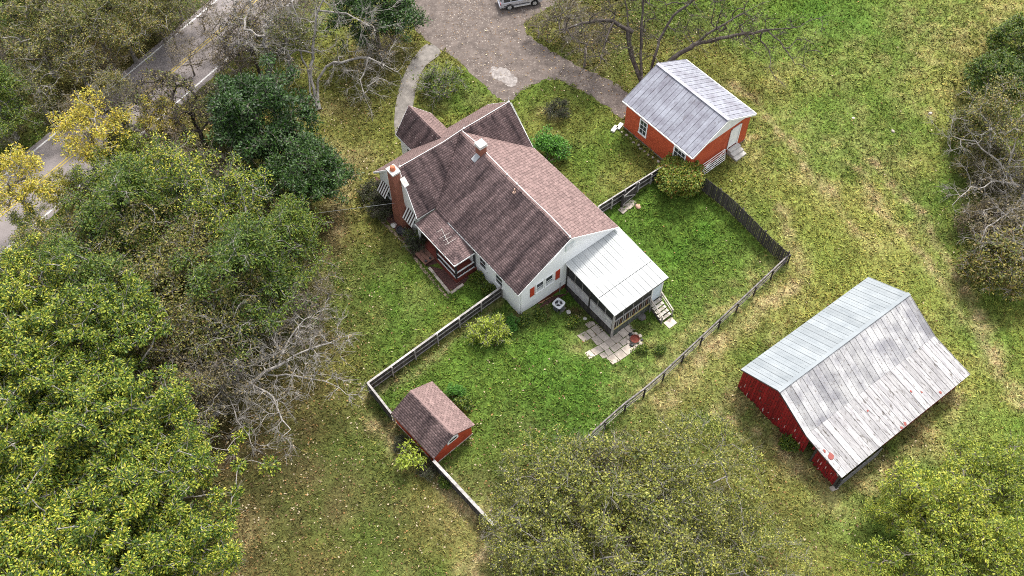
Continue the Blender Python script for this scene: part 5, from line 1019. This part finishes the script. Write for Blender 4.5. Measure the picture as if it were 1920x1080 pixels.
gc = ground_col(x, y); bright_ = gc.sum(1)
NB = 3; V = np.zeros((n, NB, 3, 3)); z = T(x, y); hgt = (rs.uniform(.04, .12, n) + .22 * rs.rand(n) ** 4) * (.6 + .8 * fbm(x + 9, y, 4.))
for b in range(NB):
    an_ = rs.uniform(0, 2 * PI, n); ox = rs.normal(0, .05, n); oy = rs.normal(0, .05, n); wd = rs.uniform(.02, .05, n) + .12 * hgt; ln = rs.uniform(.5, 1.6, n) * hgt; dx, dy = np.cos(an_), np.sin(an_)
    bx, by = x + ox, y + oy
    V[:, b, 0] = np.stack([bx - dy * wd, by + dx * wd, z], 1); V[:, b, 1] = np.stack([bx + dy * wd, by - dx * wd, z], 1); V[:, b, 2] = np.stack([bx + dx * ln, by + dy * ln, z + hgt * rs.uniform(.6, 1.2, n)], 1)
cc = gc[:, None, None, :] * (rs.uniform(.5, 1.5, (n, 1, 1, 1)) * rs.uniform(.6, 1.5, (n, NB, 1, 1)) + .15) * np.ones((1, 1, 3, 1)); cc[..., 0] *= rs.uniform(.9, 1.25, (n, NB, 1)); cc[..., :] = np.clip(cc, .004, .5)
link('grass', npmesh('grass', V.reshape(-1, 3), np.arange(n * NB * 3).reshape(-1, 3), attrmat('grass_blades', .12, 0, 5.), cc.reshape(-1, 3)), None, 'stuff')
# fallen leaves
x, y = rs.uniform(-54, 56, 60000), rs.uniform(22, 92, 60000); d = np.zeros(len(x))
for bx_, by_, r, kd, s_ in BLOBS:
    if kd == 'litter_and_shade': d = np.maximum(d, s_ * np.exp(-((x - bx_) ** 2 + (y - by_) ** 2) / (1.3 * r * r)))
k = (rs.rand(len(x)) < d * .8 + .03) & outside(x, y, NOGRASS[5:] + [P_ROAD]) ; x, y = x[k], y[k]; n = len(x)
an_ = rs.uniform(0, 2 * PI, n); l = rs.uniform(.05, .12, n); z = T(x, y) + rs.uniform(.04, .10, n); dx, dy = np.cos(an_) * l, np.sin(an_) * l
q = np.stack([np.stack([x + dx, y + dy, z + rs.uniform(-.02, .03, n)], 1), np.stack([x - dy * .6, y + dx * .6, z + rs.uniform(-.02, .03, n)], 1), np.stack([x - dx, y - dy, z], 1), np.stack([x + dy * .6, y - dx * .6, z], 1)], 1)
pal = np.array([[.30, .24, .15], [.17, .10, .05], [.40, .33, .22], [.12, .08, .045], [.26, .15, .06]]); cc = np.repeat(pal[rs.randint(0, 5, n)] * rs.uniform(.7, 1.2, (n, 1)), 4, 0)
link('fallen_leaves', npmesh('fallen_leaves', q.reshape(-1, 3), np.arange(n * 4).reshape(-1, 4), attrmat('leaf_litter', .1, 0, 5.), cc), None, 'stuff')
x, y = rs.uniform(-16, 22, 26000), rs.uniform(66, 100, 26000); k = inpoly(x, y, P_DRIVE) & (rs.rand(len(x)) < .25 + 1.1 * ss(.45, .7, fbm(x, y, 2.6))); x, y = x[k], y[k]; n = len(x)
an_ = rs.uniform(0, 2 * PI, n); l = rs.uniform(.02, .07, n); dx, dy = np.cos(an_) * l, np.sin(an_) * l; z = np.full(n, .024)
q = np.stack([np.stack([x + dx, y + dy, z], 1), np.stack([x - dy, y + dx, z], 1), np.stack([x - dx, y - dy, z], 1), np.stack([x + dy, y - dx, z], 1), np.stack([x, y, z + l * .7], 1)], 1)
pal = np.array([[.30, .26, .22], [.08, .06, .05], [.36, .32, .28], [.14, .10, .07], [.20, .13, .07]]); cc = np.repeat(pal[rs.randint(0, 5, n)] * rs.uniform(.7, 1.2, (n, 1)), 5, 0); b_ = np.arange(n)[:, None] * 5
link('gravel', npmesh('gravel', q.reshape(-1, 3), np.concatenate([b_ + [0, 1, 4], b_ + [1, 2, 4], b_ + [2, 3, 4], b_ + [3, 0, 4]]), attrmat('drive_gravel', .1, 0, 5.), cc), None, 'stuff')
